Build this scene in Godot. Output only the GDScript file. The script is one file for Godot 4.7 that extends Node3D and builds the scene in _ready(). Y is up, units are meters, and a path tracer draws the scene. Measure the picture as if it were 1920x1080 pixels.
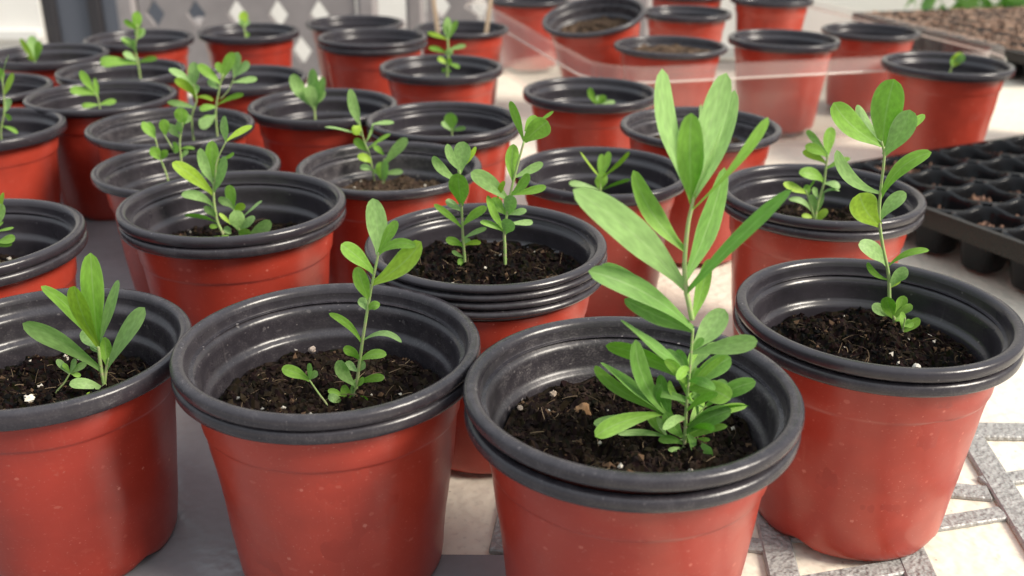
extends Node3D
# Seedlings in red and black nursery pots on a pale garden table.

var M := {}                     # materials
var names := {}                 # how often a top-level name was used
var rng := RandomNumberGenerator.new()
const POT_H := 0.1055           # height of a pot
const POT_R := 0.065            # radius over the rim
const TABLE_Y := -0.011          # the table top
const FLOOR_Y := -0.73          # the ground under the table 
const TRAY_PITCH := 0.048
const BOX_O := Vector3(0.10, -0.011, -1.078)     # front left corner of the clear box
const BOX_U := Vector3(0.964, 0.0, -0.266)    # along its front
const BOX_V := Vector3(-0.266, 0.0, -0.964)   # away from the camera


func _ready() -> void:
	rng.seed = 20240501
	make_camera_and_light()
	make_materials()
	make_setting()
	make_table()
	make_background()
	make_pots()
	make_clear_box()
	make_trays()
	make_seedlings()
	make_small_things()


func make_camera_and_light() -> void:
	var cam := Camera3D.new()
	cam.name = "camera"
	add_child(cam)
	cam.position = Vector3(0.0, 0.2951, 0.0)
	cam.basis = Basis.from_euler(Vector3(deg_to_rad(-23.2415), 0.0, deg_to_rad(0.4156)))
	var lens := CameraAttributesPhysical.new()
	lens.frustum_focal_length = 41.446
	lens.frustum_focus_distance = 0.46
	lens.frustum_near = 0.02
	lens.frustum_far = 200.0
	lens.exposure_aperture = 12.5
	cam.attributes = lens
	cam.fov = 32.2955
	cam.near = 0.02
	cam.far = 200.0
	cam.current = true

	var sky_look := ProceduralSkyMaterial.new()
	sky_look.sky_top_color = Color(0.93, 0.97, 1.0)
	sky_look.sky_horizon_color = Color(0.58, 0.59, 0.61)
	sky_look.sky_curve = 0.9
	sky_look.ground_bottom_color = Color(0.30, 0.29, 0.28)
	sky_look.ground_horizon_color = Color(0.55, 0.54, 0.52)
	sky_look.sun_angle_max = 1.0
	var sky := Sky.new()
	sky.sky_material = sky_look
	var env := Environment.new()
	env.background_mode = Environment.BG_SKY
	env.sky = sky
	env.background_energy_multiplier = 0.42
	env.tonemap_mode = Environment.TONE_MAPPER_LINEAR
	env.tonemap_exposure = 3.3
	env.sdfgi_enabled = true
	env.ssao_enabled = true
	env.ssil_enabled = true
	var world := WorldEnvironment.new()
	world.name = "world_environment"
	world.environment = env
	add_child(world)

	var sun := DirectionalLight3D.new()
	sun.name = "sun"
	sun.light_energy = 0.5
	sun.light_color = Color(1.0, 0.965, 0.91)
	sun.light_angular_distance = 22.0
	sun.shadow_enabled = true
	add_child(sun)
	sun.look_at_from_position(Vector3(2.2, 1.85, 0.75), Vector3.ZERO)


# ---------------------------------------------------------------- helpers

func numbered(called: String) -> String:
	var n: int = names.get(called, 0)
	names[called] = n + 1
	return called if n == 0 else "%s_%03d" % [called, n]


func tag(o: Node, label: String, category: String, group := "", kind := "") -> Node:
	o.set_meta("label", label)
	o.set_meta("category", category)
	if group != "":
		o.set_meta("group", group)
	if kind != "":
		o.set_meta("kind", kind)
	return o


func thing(called: String, at: Vector3, label: String, category: String, group := "") -> Node3D:
	var o := Node3D.new()
	o.name = numbered(called)
	add_child(o)
	o.position = at
	tag(o, label, category, group)
	return o


func part(called: String, mesh: Mesh, mat: Material, parent: Node) -> MeshInstance3D:
	var o := MeshInstance3D.new()
	o.name = called if parent != self else numbered(called)
	o.mesh = mesh
	if mat:
		o.material_override = mat
	parent.add_child(o, true)
	return o


func structure(called: String, mesh: Mesh, mat: Material) -> MeshInstance3D:
	var o := part(called, mesh, mat, self)
	o.set_meta("kind", "structure")
	return o


func start() -> SurfaceTool:
	var st := SurfaceTool.new()
	st.begin(Mesh.PRIMITIVE_TRIANGLES)
	return st


func quad(st: SurfaceTool, a: Vector3, b: Vector3, c: Vector3, d: Vector3) -> void:
	for p in [a, b, c, a, c, d]:
		st.add_vertex(p)


func done(st: SurfaceTool) -> ArrayMesh:
	st.generate_normals()
	return st.commit()


# a box with small chamfers, its frame given by centre, half sizes and two axes
func add_box(st: SurfaceTool, c: Vector3, h: Vector3, bevel := 0.0, basis := Basis.IDENTITY) -> void:
	st.set_smooth_group(-1)
	var b: float = min(bevel, min(h.x, min(h.y, h.z)) * 0.49)
	var f := func(x: float, y: float, z: float) -> Vector3: return c + basis * Vector3(x, y, z)
	if b <= 0.0:
		for s in [-1.0, 1.0]:
			var X = [f.call(s * h.x, -h.y, -h.z), f.call(s * h.x, h.y, -h.z), f.call(s * h.x, h.y, h.z), f.call(s * h.x, -h.y, h.z)]
			var Y = [f.call(-h.x, s * h.y, -h.z), f.call(-h.x, s * h.y, h.z), f.call(h.x, s * h.y, h.z), f.call(h.x, s * h.y, -h.z)]
			var Z = [f.call(-h.x, -h.y, s * h.z), f.call(h.x, -h.y, s * h.z), f.call(h.x, h.y, s * h.z), f.call(-h.x, h.y, s * h.z)]
			for q in [X, Y, Z]:
				if s > 0.0:
					quad(st, q[3], q[2], q[1], q[0])
				else:
					quad(st, q[0], q[1], q[2], q[3])
		return
	var pts := PackedVector3Array()
	for sx in [-1.0, 1.0]:
		for sy in [-1.0, 1.0]:
			for sz in [-1.0, 1.0]:
				pts.append(f.call(sx * (h.x - b), sy * h.y, sz * (h.z - b)))
				pts.append(f.call(sx * h.x, sy * (h.y - b), sz * (h.z - b)))
				pts.append(f.call(sx * (h.x - b), sy * (h.y - b), sz * h.z))
	var at := func(sx: int, sy: int, sz: int, k: int) -> Vector3: return pts[((sx * 2 + sy) * 2 + sz) * 3 + k]
	var face := func(q: Array) -> void:
		var n: Vector3 = (q[1] - q[0]).cross(q[2] - q[0])
		var m: Vector3 = (q[0] + q[1] + q[2] + q[3]) / 4.0 - c
		if n.dot(m) > 0.0:
			q.reverse()
		quad(st, q[0], q[1], q[2], q[3])
	for s in [0, 1]:
		face.call([at.call(s, 0, 0, 1), at.call(s, 1, 0, 1), at.call(s, 1, 1, 1), at.call(s, 0, 1, 1)])
		face.call([at.call(0, s, 0, 0), at.call(1, s, 0, 0), at.call(1, s, 1, 0), at.call(0, s, 1, 0)])
		face.call([at.call(0, 0, s, 2), at.call(1, 0, s, 2), at.call(1, 1, s, 2), at.call(0, 1, s, 2)])
		for t in [0, 1]:
			face.call([at.call(s, t, 0, 0), at.call(s, t, 0, 1), at.call(s, t, 1, 1), at.call(s, t, 1, 0)])
			face.call([at.call(s, 0, t, 1), at.call(s, 0, t, 2), at.call(s, 1, t, 2), at.call(s, 1, t, 1)])
			face.call([at.call(0, s, t, 0), at.call(0, s, t, 2), at.call(1, s, t, 2), at.call(1, s, t, 0)])
			for r in [0, 1]:
				var q := [at.call(s, t, r, 0), at.call(s, t, r, 1), at.call(s, t, r, 2)]
				var n: Vector3 = (q[1] - q[0]).cross(q[2] - q[0])
				if n.dot((q[0] + q[1] + q[2]) / 3.0 - c) > 0.0:
					q.reverse()
				for p in q:
					st.add_vertex(p)


func box_mesh(c: Vector3, h: Vector3, bevel := 0.0, basis := Basis.IDENTITY) -> ArrayMesh:
	var st := start()
	add_box(st, c, h, bevel, basis)
	return done(st)


# a flat bar lying between two points of the table top
func bar_mesh(a: Vector2, b: Vector2, w: float, y0: float, y1: float) -> ArrayMesh:
	var d := b - a
	var basis := Basis(Vector3.UP, -atan2(d.y, d.x))
	return box_mesh(Vector3((a.x + b.x) / 2.0, (y0 + y1) / 2.0, (a.y + b.y) / 2.0), Vector3(d.length() / 2.0, (y1 - y0) / 2.0, w / 2.0), 0.0012, basis)


# turns a profile of (radius, height) round the y axis; shape may move each point
func lathe(profile: PackedVector2Array, seg: int, shape = null) -> ArrayMesh:
	var st := start()
	st.set_smooth_group(1)
	var rows := []
	for p in profile:
		var row := PackedVector3Array()
		for i in seg:
			var a := TAU * i / seg
			var v := Vector3(cos(a) * p.x, p.y, sin(a) * p.x)
			if shape != null:
				v = shape.call(v, a)
			row.append(v)
		rows.append(row)
	for k in rows.size() - 1:
		for i in seg:
			var j := (i + 1) % seg
			quad(st, rows[k][i], rows[k + 1][i], rows[k + 1][j], rows[k][j])
	return done(st)


func tube(st: SurfaceTool, pts: PackedVector3Array, radii: PackedFloat32Array, sides: int) -> void:
	var rings := []
	var side := Vector3.RIGHT
	for i in pts.size():
		var t := (pts[min(i + 1, pts.size() - 1)] - pts[max(i - 1, 0)]).normalized()
		side = (side - t * side.dot(t)).normalized()
		if side.length() < 0.1:
			side = t.cross(Vector3(0.3, 0.2, 1.0)).normalized()
		var other := t.cross(side)
		var ring := PackedVector3Array()
		for k in sides:
			var a := TAU * k / sides
			ring.append(pts[i] + (side * cos(a) + other * sin(a)) * radii[i])
		rings.append(ring)
	for i in rings.size() - 1:
		for k in sides:
			var j := (k + 1) % sides
			quad(st, rings[i][k], rings[i][j], rings[i + 1][j], rings[i + 1][k])
	for i in range(1, sides - 1):
		for p in [rings[0][0], rings[0][i + 1], rings[0][i]]:
			st.add_vertex(p)
		for p in [rings[-1][0], rings[-1][i], rings[-1][i + 1]]:
			st.add_vertex(p)


# ---------------------------------------------------------------- materials

func noise_image(size: int, seed_: int, freq: float, octaves: int, paint: Callable, specks := 0, speck := Color.WHITE) -> ImageTexture:
	var n := FastNoiseLite.new()
	n.seed = seed_
	n.noise_type = FastNoiseLite.TYPE_SIMPLEX_SMOOTH
	n.frequency = freq / size
	n.fractal_octaves = octaves
	var soft := n.get_seamless_image(size, size)
	var m := FastNoiseLite.new()
	m.seed = seed_ + 11
	m.noise_type = FastNoiseLite.TYPE_SIMPLEX_SMOOTH
	m.frequency = freq * 9.0 / size
	m.fractal_octaves = 3
	var fine := m.get_seamless_image(size, size)
	var img := Image.create(size, size, true, Image.FORMAT_RGB8)
	var r := RandomNumberGenerator.new()
	r.seed = seed_
	for y in size:
		for x in size:
			img.set_pixel(x, y, paint.call(soft.get_pixel(x, y).r, fine.get_pixel(x, y).r, r.randf()))
	# dried splashes: small uneven dots
	for i in specks:
		var c := Vector2(r.randi() % size, r.randi() % size)
		var rad: float = lerp(1.0, 3.6, pow(r.randf(), 4.0))
		var much := r.randf_range(0.08, 0.6)
		for dy in range(-4, 5):
			for dx in range(-4, 5):
				if Vector2(dx, dy * r.randf_range(0.8, 1.25)).length() <= rad:
					var px := posmod(int(c.x) + dx, size)
					var py := posmod(int(c.y) + dy, size)
					img.set_pixel(px, py, img.get_pixel(px, py).lerp(speck, much))
	img.generate_mipmaps()
	return ImageTexture.create_from_image(img)


func bump_image(size: int, seed_: int, freq: float, octaves: int, strength: float) -> ImageTexture:
	var n := FastNoiseLite.new()
	n.seed = seed_
	n.noise_type = FastNoiseLite.TYPE_SIMPLEX_SMOOTH
	n.frequency = freq / size
	n.fractal_octaves = octaves
	var img := n.get_seamless_image(size, size)
	img.convert(Image.FORMAT_RGBA8)
	img.bump_map_to_normal_map(strength)
	img.generate_mipmaps()
	return ImageTexture.create_from_image(img)


func srgb(r: float, g: float, b: float) -> Color:
	return Color(r, g, b).linear_to_srgb()


func plain(c: Color, rough: float, spec := 0.5) -> StandardMaterial3D:
	var m := StandardMaterial3D.new()
	m.albedo_color = c.linear_to_srgb()
	m.roughness = rough
	m.metallic_specular = spec
	return m


func textured(tex: Texture2D, scale: float, rough: float, bump: Texture2D = null, depth := 0.5, world := false) -> StandardMaterial3D:
	var m := StandardMaterial3D.new()
	m.albedo_texture = tex
	m.roughness = rough
	m.uv1_triplanar = true
	m.uv1_world_triplanar = world
	m.uv1_scale = Vector3.ONE * scale
	if bump:
		m.normal_enabled = true
		m.normal_texture = bump
		m.normal_scale = depth
	return m


func make_materials() -> void:
	var dents := bump_image(256, 5, 5.0, 3, 5.0)
	var grain := bump_image(256, 6, 40.0, 3, 6.0)
	# red plastic: slight blotches, dried water specks and dust
	for k in 3:
		var base: Color = [Color(0.375, 0.043, 0.025), Color(0.345, 0.037, 0.022), Color(0.40, 0.048, 0.028)][k]
		var tex := noise_image(512, 31 + k, 6.0, 4, func(a: float, b: float, r: float) -> Color:
			var c: Color = base * (0.88 + 0.24 * a)
			if b > 0.79:
				c = c.lerp(Color(0.62, 0.34, 0.27), (b - 0.79) * 2.6)
			if r > 0.9988:
				c = c.lerp(Color(0.7, 0.5, 0.42), 0.55)
			c.a = 1.0
			return c.linear_to_srgb(), 120, Color(0.93, 0.70, 0.64))
		M["red%d" % k] = textured(tex, 7.0, 0.31, dents, 0.10)
		M["red%d" % k].uv1_offset = Vector3(k * 0.31, k * 0.17, 0.0)
	# black plastic: scuffs and lime dust
	for k in 3:
		var dust: float = [0.0, 0.055, 0.16][k]
		var edge: float = [0.80, 0.70, 0.60][k]
		var tex := noise_image(512, 51 + k, 13.0, 5, func(a: float, b: float, r: float) -> Color:
			var c := Color(0.032, 0.028, 0.034) * (0.8 + 0.4 * a)
			var d: float = clamp((a - 0.45) * 3.0, 0.0, 1.0) * clamp((b - 0.35) * 3.0, 0.0, 1.0) * dust
			if b > edge:
				d += (b - edge) * (0.35 + dust)
			if r > 0.9985:
				d += 0.22
			c = c.lerp(Color(0.52, 0.475, 0.46), clamp(d, 0.0, 0.8))
			c.a = 1.0
			return c.linear_to_srgb(), [50, 150, 380][k], Color(0.80, 0.77, 0.75))
		M["black%d" % k] = textured(tex, 8.0, [0.24, 0.27, 0.34][k], grain, 0.03)
	# bare black plastic of the trays
	M.tray = textured(noise_image(256, 61, 5.0, 4, func(a: float, b: float, _r: float) -> Color:
		var c := Color(0.008, 0.008, 0.009).lerp(Color(0.07, 0.062, 0.058), clamp((b - 0.68) * 1.6, 0.0, 0.5) * a)
		c.a = 1.0
		return c.linear_to_srgb()), 9.0, 0.22)
	M.tray.metallic_specular = 0.35
	# soil colours come from the vertices
	M.soil = StandardMaterial3D.new()
	M.soil.vertex_color_use_as_albedo = true
	M.soil.roughness = 1.0
	M.soil.metallic_specular = 0.25
	# leaves
	for k in 4:
		var body: Color = [Color(0.27, 0.50, 0.075), Color(0.185, 0.38, 0.075), Color(0.34, 0.54, 0.19), Color(0.40, 0.60, 0.06)][k]
		M["leaf%d" % k] = leaf_material(body, 80 + k)
	M.stem = textured(noise_image(128, 90, 8.0, 3, func(a: float, b: float, _r: float) -> Color:
		var c := Color(0.32, 0.47, 0.15).lerp(Color(0.45, 0.36, 0.25), clamp((a - 0.5) * 2.5, 0.0, 0.6)) * (0.9 + 0.2 * b)
		c.a = 1.0
		return c.linear_to_srgb()), 30.0, 0.5)
	# table: pale board, mottled grey bars, plain grey slab
	M.board = textured(noise_image(512, 101, 9.0, 5, func(a: float, b: float, r: float) -> Color:
		var c := Color(0.84, 0.77, 0.64) * (0.93 + 0.14 * a)
		c = c.lerp(Color(0.52, 0.46, 0.38), clamp((b - 0.66) * 2.0, 0.0, 0.5))
		if r > 0.9994:
			c = Color(0.3, 0.26, 0.2)
		c.a = 1.0
		return c.linear_to_srgb()), 2.5, 0.42, grain, 0.12)
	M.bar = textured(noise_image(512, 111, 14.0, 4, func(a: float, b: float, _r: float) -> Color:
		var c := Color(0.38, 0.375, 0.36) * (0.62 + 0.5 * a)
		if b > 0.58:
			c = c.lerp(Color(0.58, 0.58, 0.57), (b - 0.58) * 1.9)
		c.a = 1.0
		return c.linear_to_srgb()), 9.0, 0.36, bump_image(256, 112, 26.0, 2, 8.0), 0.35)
	M.slab = textured(noise_image(512, 121, 5.0, 4, func(a: float, b: float, _r: float) -> Color:
		var c := Color(0.26, 0.26, 0.27) * (0.88 + 0.18 * a + 0.06 * b)
		c.a = 1.0
		return c.linear_to_srgb()), 3.0, 0.22, grain, 0.04)
	# background
	M.paving = textured(noise_image(512, 131, 6.0, 5, func(a: float, b: float, _r: float) -> Color:
		var c := Color(0.42, 0.40, 0.37) * (0.8 + 0.3 * a + 0.15 * b)
		c.a = 1.0
		return c.linear_to_srgb()), 0.7, 0.85, null, 0.0, true)
	M.plaster = textured(noise_image(256, 141, 6.0, 4, func(a: float, b: float, _r: float) -> Color:
		var c := Color(0.78, 0.76, 0.72) * (0.95 + 0.06 * a + 0.03 * b)
		c.a = 1.0
		return c.linear_to_srgb()), 1.2, 0.8, null, 0.0, true)
	M.door = plain(Color(0.085, 0.095, 0.12), 0.5)
	M.frame = plain(Color(0.024, 0.022, 0.026), 0.45)
	M.white_trim = plain(Color(0.74, 0.73, 0.70), 0.5)
	M.chair = textured(noise_image(256, 151, 6.0, 4, func(a: float, b: float, _r: float) -> Color:
		var c := Color(0.29, 0.265, 0.265) * (0.88 + 0.2 * a + 0.05 * b)
		c.a = 1.0
		return c.linear_to_srgb()), 3.0, 0.5)
	M.wood = textured(noise_image(256, 161, 12.0, 4, func(a: float, b: float, _r: float) -> Color:
		var c := Color(0.62, 0.47, 0.32) * (0.85 + 0.2 * a + 0.1 * b)
		c.a = 1.0
		return c.linear_to_srgb()), 20.0, 0.7)
	M.glass = StandardMaterial3D.new()
	M.glass.transparency = BaseMaterial3D.TRANSPARENCY_ALPHA
	M.glass.albedo_color = Color(0.55, 0.62, 0.62, 0.35)
	M.glass.roughness = 0.02
	M.clear = StandardMaterial3D.new()
	M.clear.transparency = BaseMaterial3D.TRANSPARENCY_ALPHA
	M.clear.albedo_color = Color(0.80, 0.76, 0.74, 0.07)
	M.clear.roughness = 0.10
	M.clear.cull_mode = BaseMaterial3D.CULL_DISABLED
	M.clear_edge = M.clear.duplicate()
	M.clear_edge.albedo_color = Color(0.92, 0.86, 0.82, 0.42)
	M.clear_rim = M.clear.duplicate()
	M.clear_rim.roughness = 0.28
	M.clear_rim.albedo_color = Color(0.85, 0.80, 0.77, 0.12)
	M.terracotta = plain(Color(0.35, 0.13, 0.07), 0.8)
	M.bark = plain(Color(0.09, 0.065, 0.045), 0.9)


# a leaf blade: pale midrib, faint side veins, mottled flesh
func leaf_material(body: Color, seed_: int) -> StandardMaterial3D:
	var n := FastNoiseLite.new()
	n.seed = seed_
	n.frequency = 0.05
	n.fractal_octaves = 3
	var img := Image.create(64, 128, true, Image.FORMAT_RGB8)
	for y in 128:
		for x in 64:
			var u: float = abs(x - 31.5) / 31.5
			var c := body * (0.9 + 0.22 * n.get_noise_2d(x * 1.3, y))
			var vein: float = pow(max(0.0, 1.0 - u * 9.0), 1.5) * 0.42
			vein += 0.07 * pow(max(0.0, sin((y * 0.42 + u * 16.0))), 6.0)
			if u > 0.93:
				vein += 0.22
			c = c.lerp(Color(0.42, 0.58, 0.27), clamp(vein, 0.0, 1.0))
			c.a = 1.0
			img.set_pixel(x, y, c.linear_to_srgb())
	img.generate_mipmaps()
	var m := StandardMaterial3D.new()
	m.albedo_texture = ImageTexture.create_from_image(img)
	m.roughness = 0.52
	m.metallic_specular = 0.4
	m.cull_mode = BaseMaterial3D.CULL_DISABLED
	m.backlight_enabled = true
	m.backlight = Color(0.55, 0.76, 0.25)
	return m


# ---------------------------------------------------------------- the setting

func make_setting() -> void:
	structure("ground", box_mesh(Vector3(0, FLOOR_Y - 0.1, -10), Vector3(40, 0.1, 40)), M.paving)


func make_table() -> void:
	var t := thing("garden_table", Vector3(0, TABLE_Y, 0), "pale garden table with grey strips, carrying all the pots", "table")
	# the top is turned a little against the view: its long edge runs along BOX_U
	var turn := Basis(BOX_U, Vector3.UP, -BOX_V)
	var back := Vector3(-0.34, 0.0, -1.54)
	var mid := back + BOX_U * 0.55 - BOX_V * 0.72
	part("board", box_mesh(mid + Vector3(0, -0.0145, 0), Vector3(1.25, 0.0105, 0.72), 0.003, turn), M.board, t)
	for s in [-1.0, 1.0]:
		part("apron", box_mesh(mid + turn * Vector3(0, -0.06, s * 0.66), Vector3(1.15, 0.035, 0.012), 0.002, turn), M.slab, t)
		part("apron", box_mesh(mid + turn * Vector3(s * 1.18, -0.06, 0), Vector3(0.012, 0.035, 0.64), 0.002, turn), M.slab, t)
		for r in [-1.0, 1.0]:
			part("leg", box_mesh(mid + turn * Vector3(s * 1.18, -0.37, r * 0.66) + Vector3(0, 0, 0), Vector3(0.025, 0.35, 0.025), 0.003, turn), M.slab, t)
	# grey plate under the pots on the left, and a strip of it along the front
	part("grey_plate", box_mesh(Vector3(-0.40, -0.0020, -0.72), Vector3(0.355, 0.0020, 0.66), 0.001), M.slab, t)
	part("grey_plate", box_mesh(Vector3(0.006, -0.0020, -0.294), Vector3(0.050, 0.0020, 0.095), 0.001), M.slab, t)
	# mottled grey bars in a lattice pattern, right hand front corner
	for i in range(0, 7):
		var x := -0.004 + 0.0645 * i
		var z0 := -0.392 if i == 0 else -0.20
		part("grey_bar", bar_mesh(Vector2(x + 0.016, -0.512), Vector2(x - 0.012 if i > 0 else x + 0.001, z0), 0.015, -0.004, -0.0006), M.bar, t)
	part("grey_bar", bar_mesh(Vector2(0.004, -0.512), Vector2(0.42, -0.506), 0.016, -0.004, -0.0003), M.bar, t)
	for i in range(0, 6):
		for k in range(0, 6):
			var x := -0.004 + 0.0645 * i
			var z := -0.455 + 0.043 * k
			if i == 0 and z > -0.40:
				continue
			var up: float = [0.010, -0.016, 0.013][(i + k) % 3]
			part("grey_bar", bar_mesh(Vector2(x + 0.002, z), Vector2(x + 0.066, z + up), 0.010 + 0.002 * ((i + k) % 2), -0.004, -0.0010 - 0.0003 * (k % 2)), M.bar, t)


# a gable of wall, a door and a window far behind, two lattice chairs
func make_background() -> void:
	var z := -3.6
	var wall := thing("house_wall", Vector3(0, FLOOR_Y, z), "bright white house wall far behind the table", "wall")
	part("render", box_mesh(Vector3(-2.72, 1.3, -0.1), Vector3(1.05, 1.3, 0.1)), M.plaster, wall)
	part("render", box_mesh(Vector3(0.64, 1.3, -0.1), Vector3(1.66, 1.3, 0.1)), M.plaster, wall)
	part("render", box_mesh(Vector3(4.2, 1.3, -0.1), Vector3(0.8, 1.3, 0.1)), M.plaster, wall)
	part("render", box_mesh(Vector3(2.85, 2.3, -0.1), Vector3(0.55, 0.3, 0.1)), M.plaster, wall)
	part("render", box_mesh(Vector3(-1.345, 2.35, -0.1), Vector3(0.325, 0.25, 0.1)), M.plaster, wall)
	part("ledge", box_mesh(Vector3(-2.72, 0.45, 0.02), Vector3(1.05, 0.018, 0.02), 0.004), M.white_trim, wall)

	var door := thing("grey_door", Vector3(-1.345, FLOOR_Y, z - 0.05), "slate grey door with dark frame behind the far left pots", "door")
	part("leaf_panel", box_mesh(Vector3(-0.22, 1.04, 0), Vector3(0.060, 1.02, 0.02), 0.004), M.door, door)
	part("leaf_panel", box_mesh(Vector3(0.09, 1.04, 0), Vector3(0.208, 1.02, 0.02), 0.004), M.door, door)
	for s in [-0.30, -0.14, 0.315]:
		part("frame_post", box_mesh(Vector3(s, 1.04, 0.005), Vector3(0.022, 1.04, 0.035), 0.004), M.frame, door)
	part("handle", box_mesh(Vector3(0.11, 1.0, 0.05), Vector3(0.012, 0.07, 0.02), 0.004), M.white_trim, door)

	var win := thing("glass_door", Vector3(2.85, FLOOR_Y, z - 0.06), "glazed patio door with pale frame behind the far tray", "door")
	part("pane", box_mesh(Vector3(0, 1.0, 0), Vector3(0.50, 0.95, 0.004)), M.glass, win)
	for s in [-0.52, 0.0, 0.52]:
		part("frame_post", box_mesh(Vector3(s, 1.0, 0.01), Vector3(0.03, 1.0, 0.03), 0.004), M.door, win)
	for s in [0.03, 1.97]:
		part("frame_rail", box_mesh(Vector3(0, s, 0.012), Vector3(0.49, 0.03, 0.026), 0.004), M.white_trim, win)
	structure("room_floor", box_mesh(Vector3(2.85, FLOOR_Y + 0.012, z - 1.2), Vector3(0.9, 0.01, 0.95)), M.bark)
	structure("room_wall", box_mesh(Vector3(2.85, 0.2, z - 2.2), Vector3(0.9, 0.92, 0.05)), M.plaster)

	make_chair(Vector3(-0.545, FLOOR_Y, -2.10), "grey plastic lattice chair behind the far left pots, left one")
	make_chair(Vector3(0.03, FLOOR_Y, -2.24), "grey plastic lattice chair behind the clear box's left corner")
	make_shrub(Vector3(1.42, FLOOR_Y, -2.9), 0.30, 0.62, 1, "small green shrub in clay pot behind the clear box")
	make_shrub(Vector3(1.72, FLOOR_Y, -3.1), 0.26, 0.66, 2, "shrub in clay pot to the left of the glass patio door")


# garden chair: openwork back of a slab with diamond holes
func make_chair(at: Vector3, label: String) -> void:
	var c := thing("lattice_chair", at, label, "chair", "grey lattice garden chairs")
	var back := CSGCombiner3D.new()
	back.name = "back_panel"
	var slab := CSGBox3D.new()
	slab.name = "slab"
	slab.size = Vector3(0.44, 0.56, 0.016)
	back.add_child(slab)
	for j in 7:
		for i in 5:
			var hole := CSGPolygon3D.new()
			hole.name = "hole"
			hole.operation = CSGShape3D.OPERATION_SUBTRACTION
			var w := 0.020
			var h := 0.030
			hole.polygon = PackedVector2Array([Vector2(-w, 0), Vector2(0, -h), Vector2(w, 0), Vector2(0, h)])
			hole.depth = 0.1
			hole.position = Vector3((i - 2) * 0.084 + (0.021 if j % 2 else -0.021), (j - 3) * 0.074, 0.05)
			back.add_child(hole, true)
	back.material_override = M.chair
	back.position = Vector3(0, 0.66, 0.0)
	back.rotation.x = 0.06
	c.add_child(back)
	for s in [-1.0, 1.0]:
		part("back_rail", box_mesh(Vector3(s * 0.245, 0.48, 0.0), Vector3(0.020, 0.48, 0.022), 0.008), M.chair, c)
		part("arm_rest", box_mesh(Vector3(s * 0.245, 0.64, -0.25), Vector3(0.024, 0.014, 0.26), 0.008), M.chair, c)
		part("leg", box_mesh(Vector3(s * 0.235, 0.31, -0.48), Vector3(0.020, 0.31, 0.022), 0.008), M.chair, c)
	part("seat", box_mesh(Vector3(0, 0.42, -0.26), Vector3(0.215, 0.014, 0.215), 0.008), M.chair, c)
	part("head_rail", box_mesh(Vector3(0, 0.975, 0.022), Vector3(0.245, 0.022, 0.018), 0.008), M.chair, c)


func make_shrub(at: Vector3, r: float, h: float, seed_: int, label: String) -> void:
	var t := thing("potted_shrub", at, label, "shrub", "potted shrubs by the house wall")
	part("clay_pot", lathe(PackedVector2Array([Vector2(0.001, 0.0), Vector2(0.10, 0.0), Vector2(0.14, 0.24), Vector2(0.155, 0.24), Vector2(0.155, 0.28), Vector2(0.135, 0.28), Vector2(0.13, 0.25), Vector2(0.001, 0.25)]), 24), M.terracotta, t)
	var st := start()
	tube(st, PackedVector3Array([Vector3(0, 0.22, 0), Vector3(0.01, 0.35, 0), Vector3(0, h * 0.9, 0.01)]), PackedFloat32Array([0.012, 0.010, 0.004]), 6)
	part("trunk", done(st), M.bark, t)
	var r_ := RandomNumberGenerator.new()
	r_.seed = seed_
	st = start()
	st.set_smooth_group(-1)
	for i in 900:
		var d := Vector3(r_.randfn(), r_.randfn(), r_.randfn()).normalized() * pow(r_.randf(), 0.4)
		var p := Vector3(0, h, 0) + Vector3(d.x * r, d.y * r * 0.95, d.z * r)
		var a := Vector3(r_.randfn(), r_.randfn(), r_.randfn()).normalized()
		var b := a.cross(Vector3(r_.randfn(), r_.randfn(), r_.randfn())).normalized()
		quad(st, p - a * 0.035, p + b * 0.014, p + a * 0.035, p - b * 0.014)
	part("crown", done(st), M.leaf1, t)


# ---------------------------------------------------------------- pots

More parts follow.
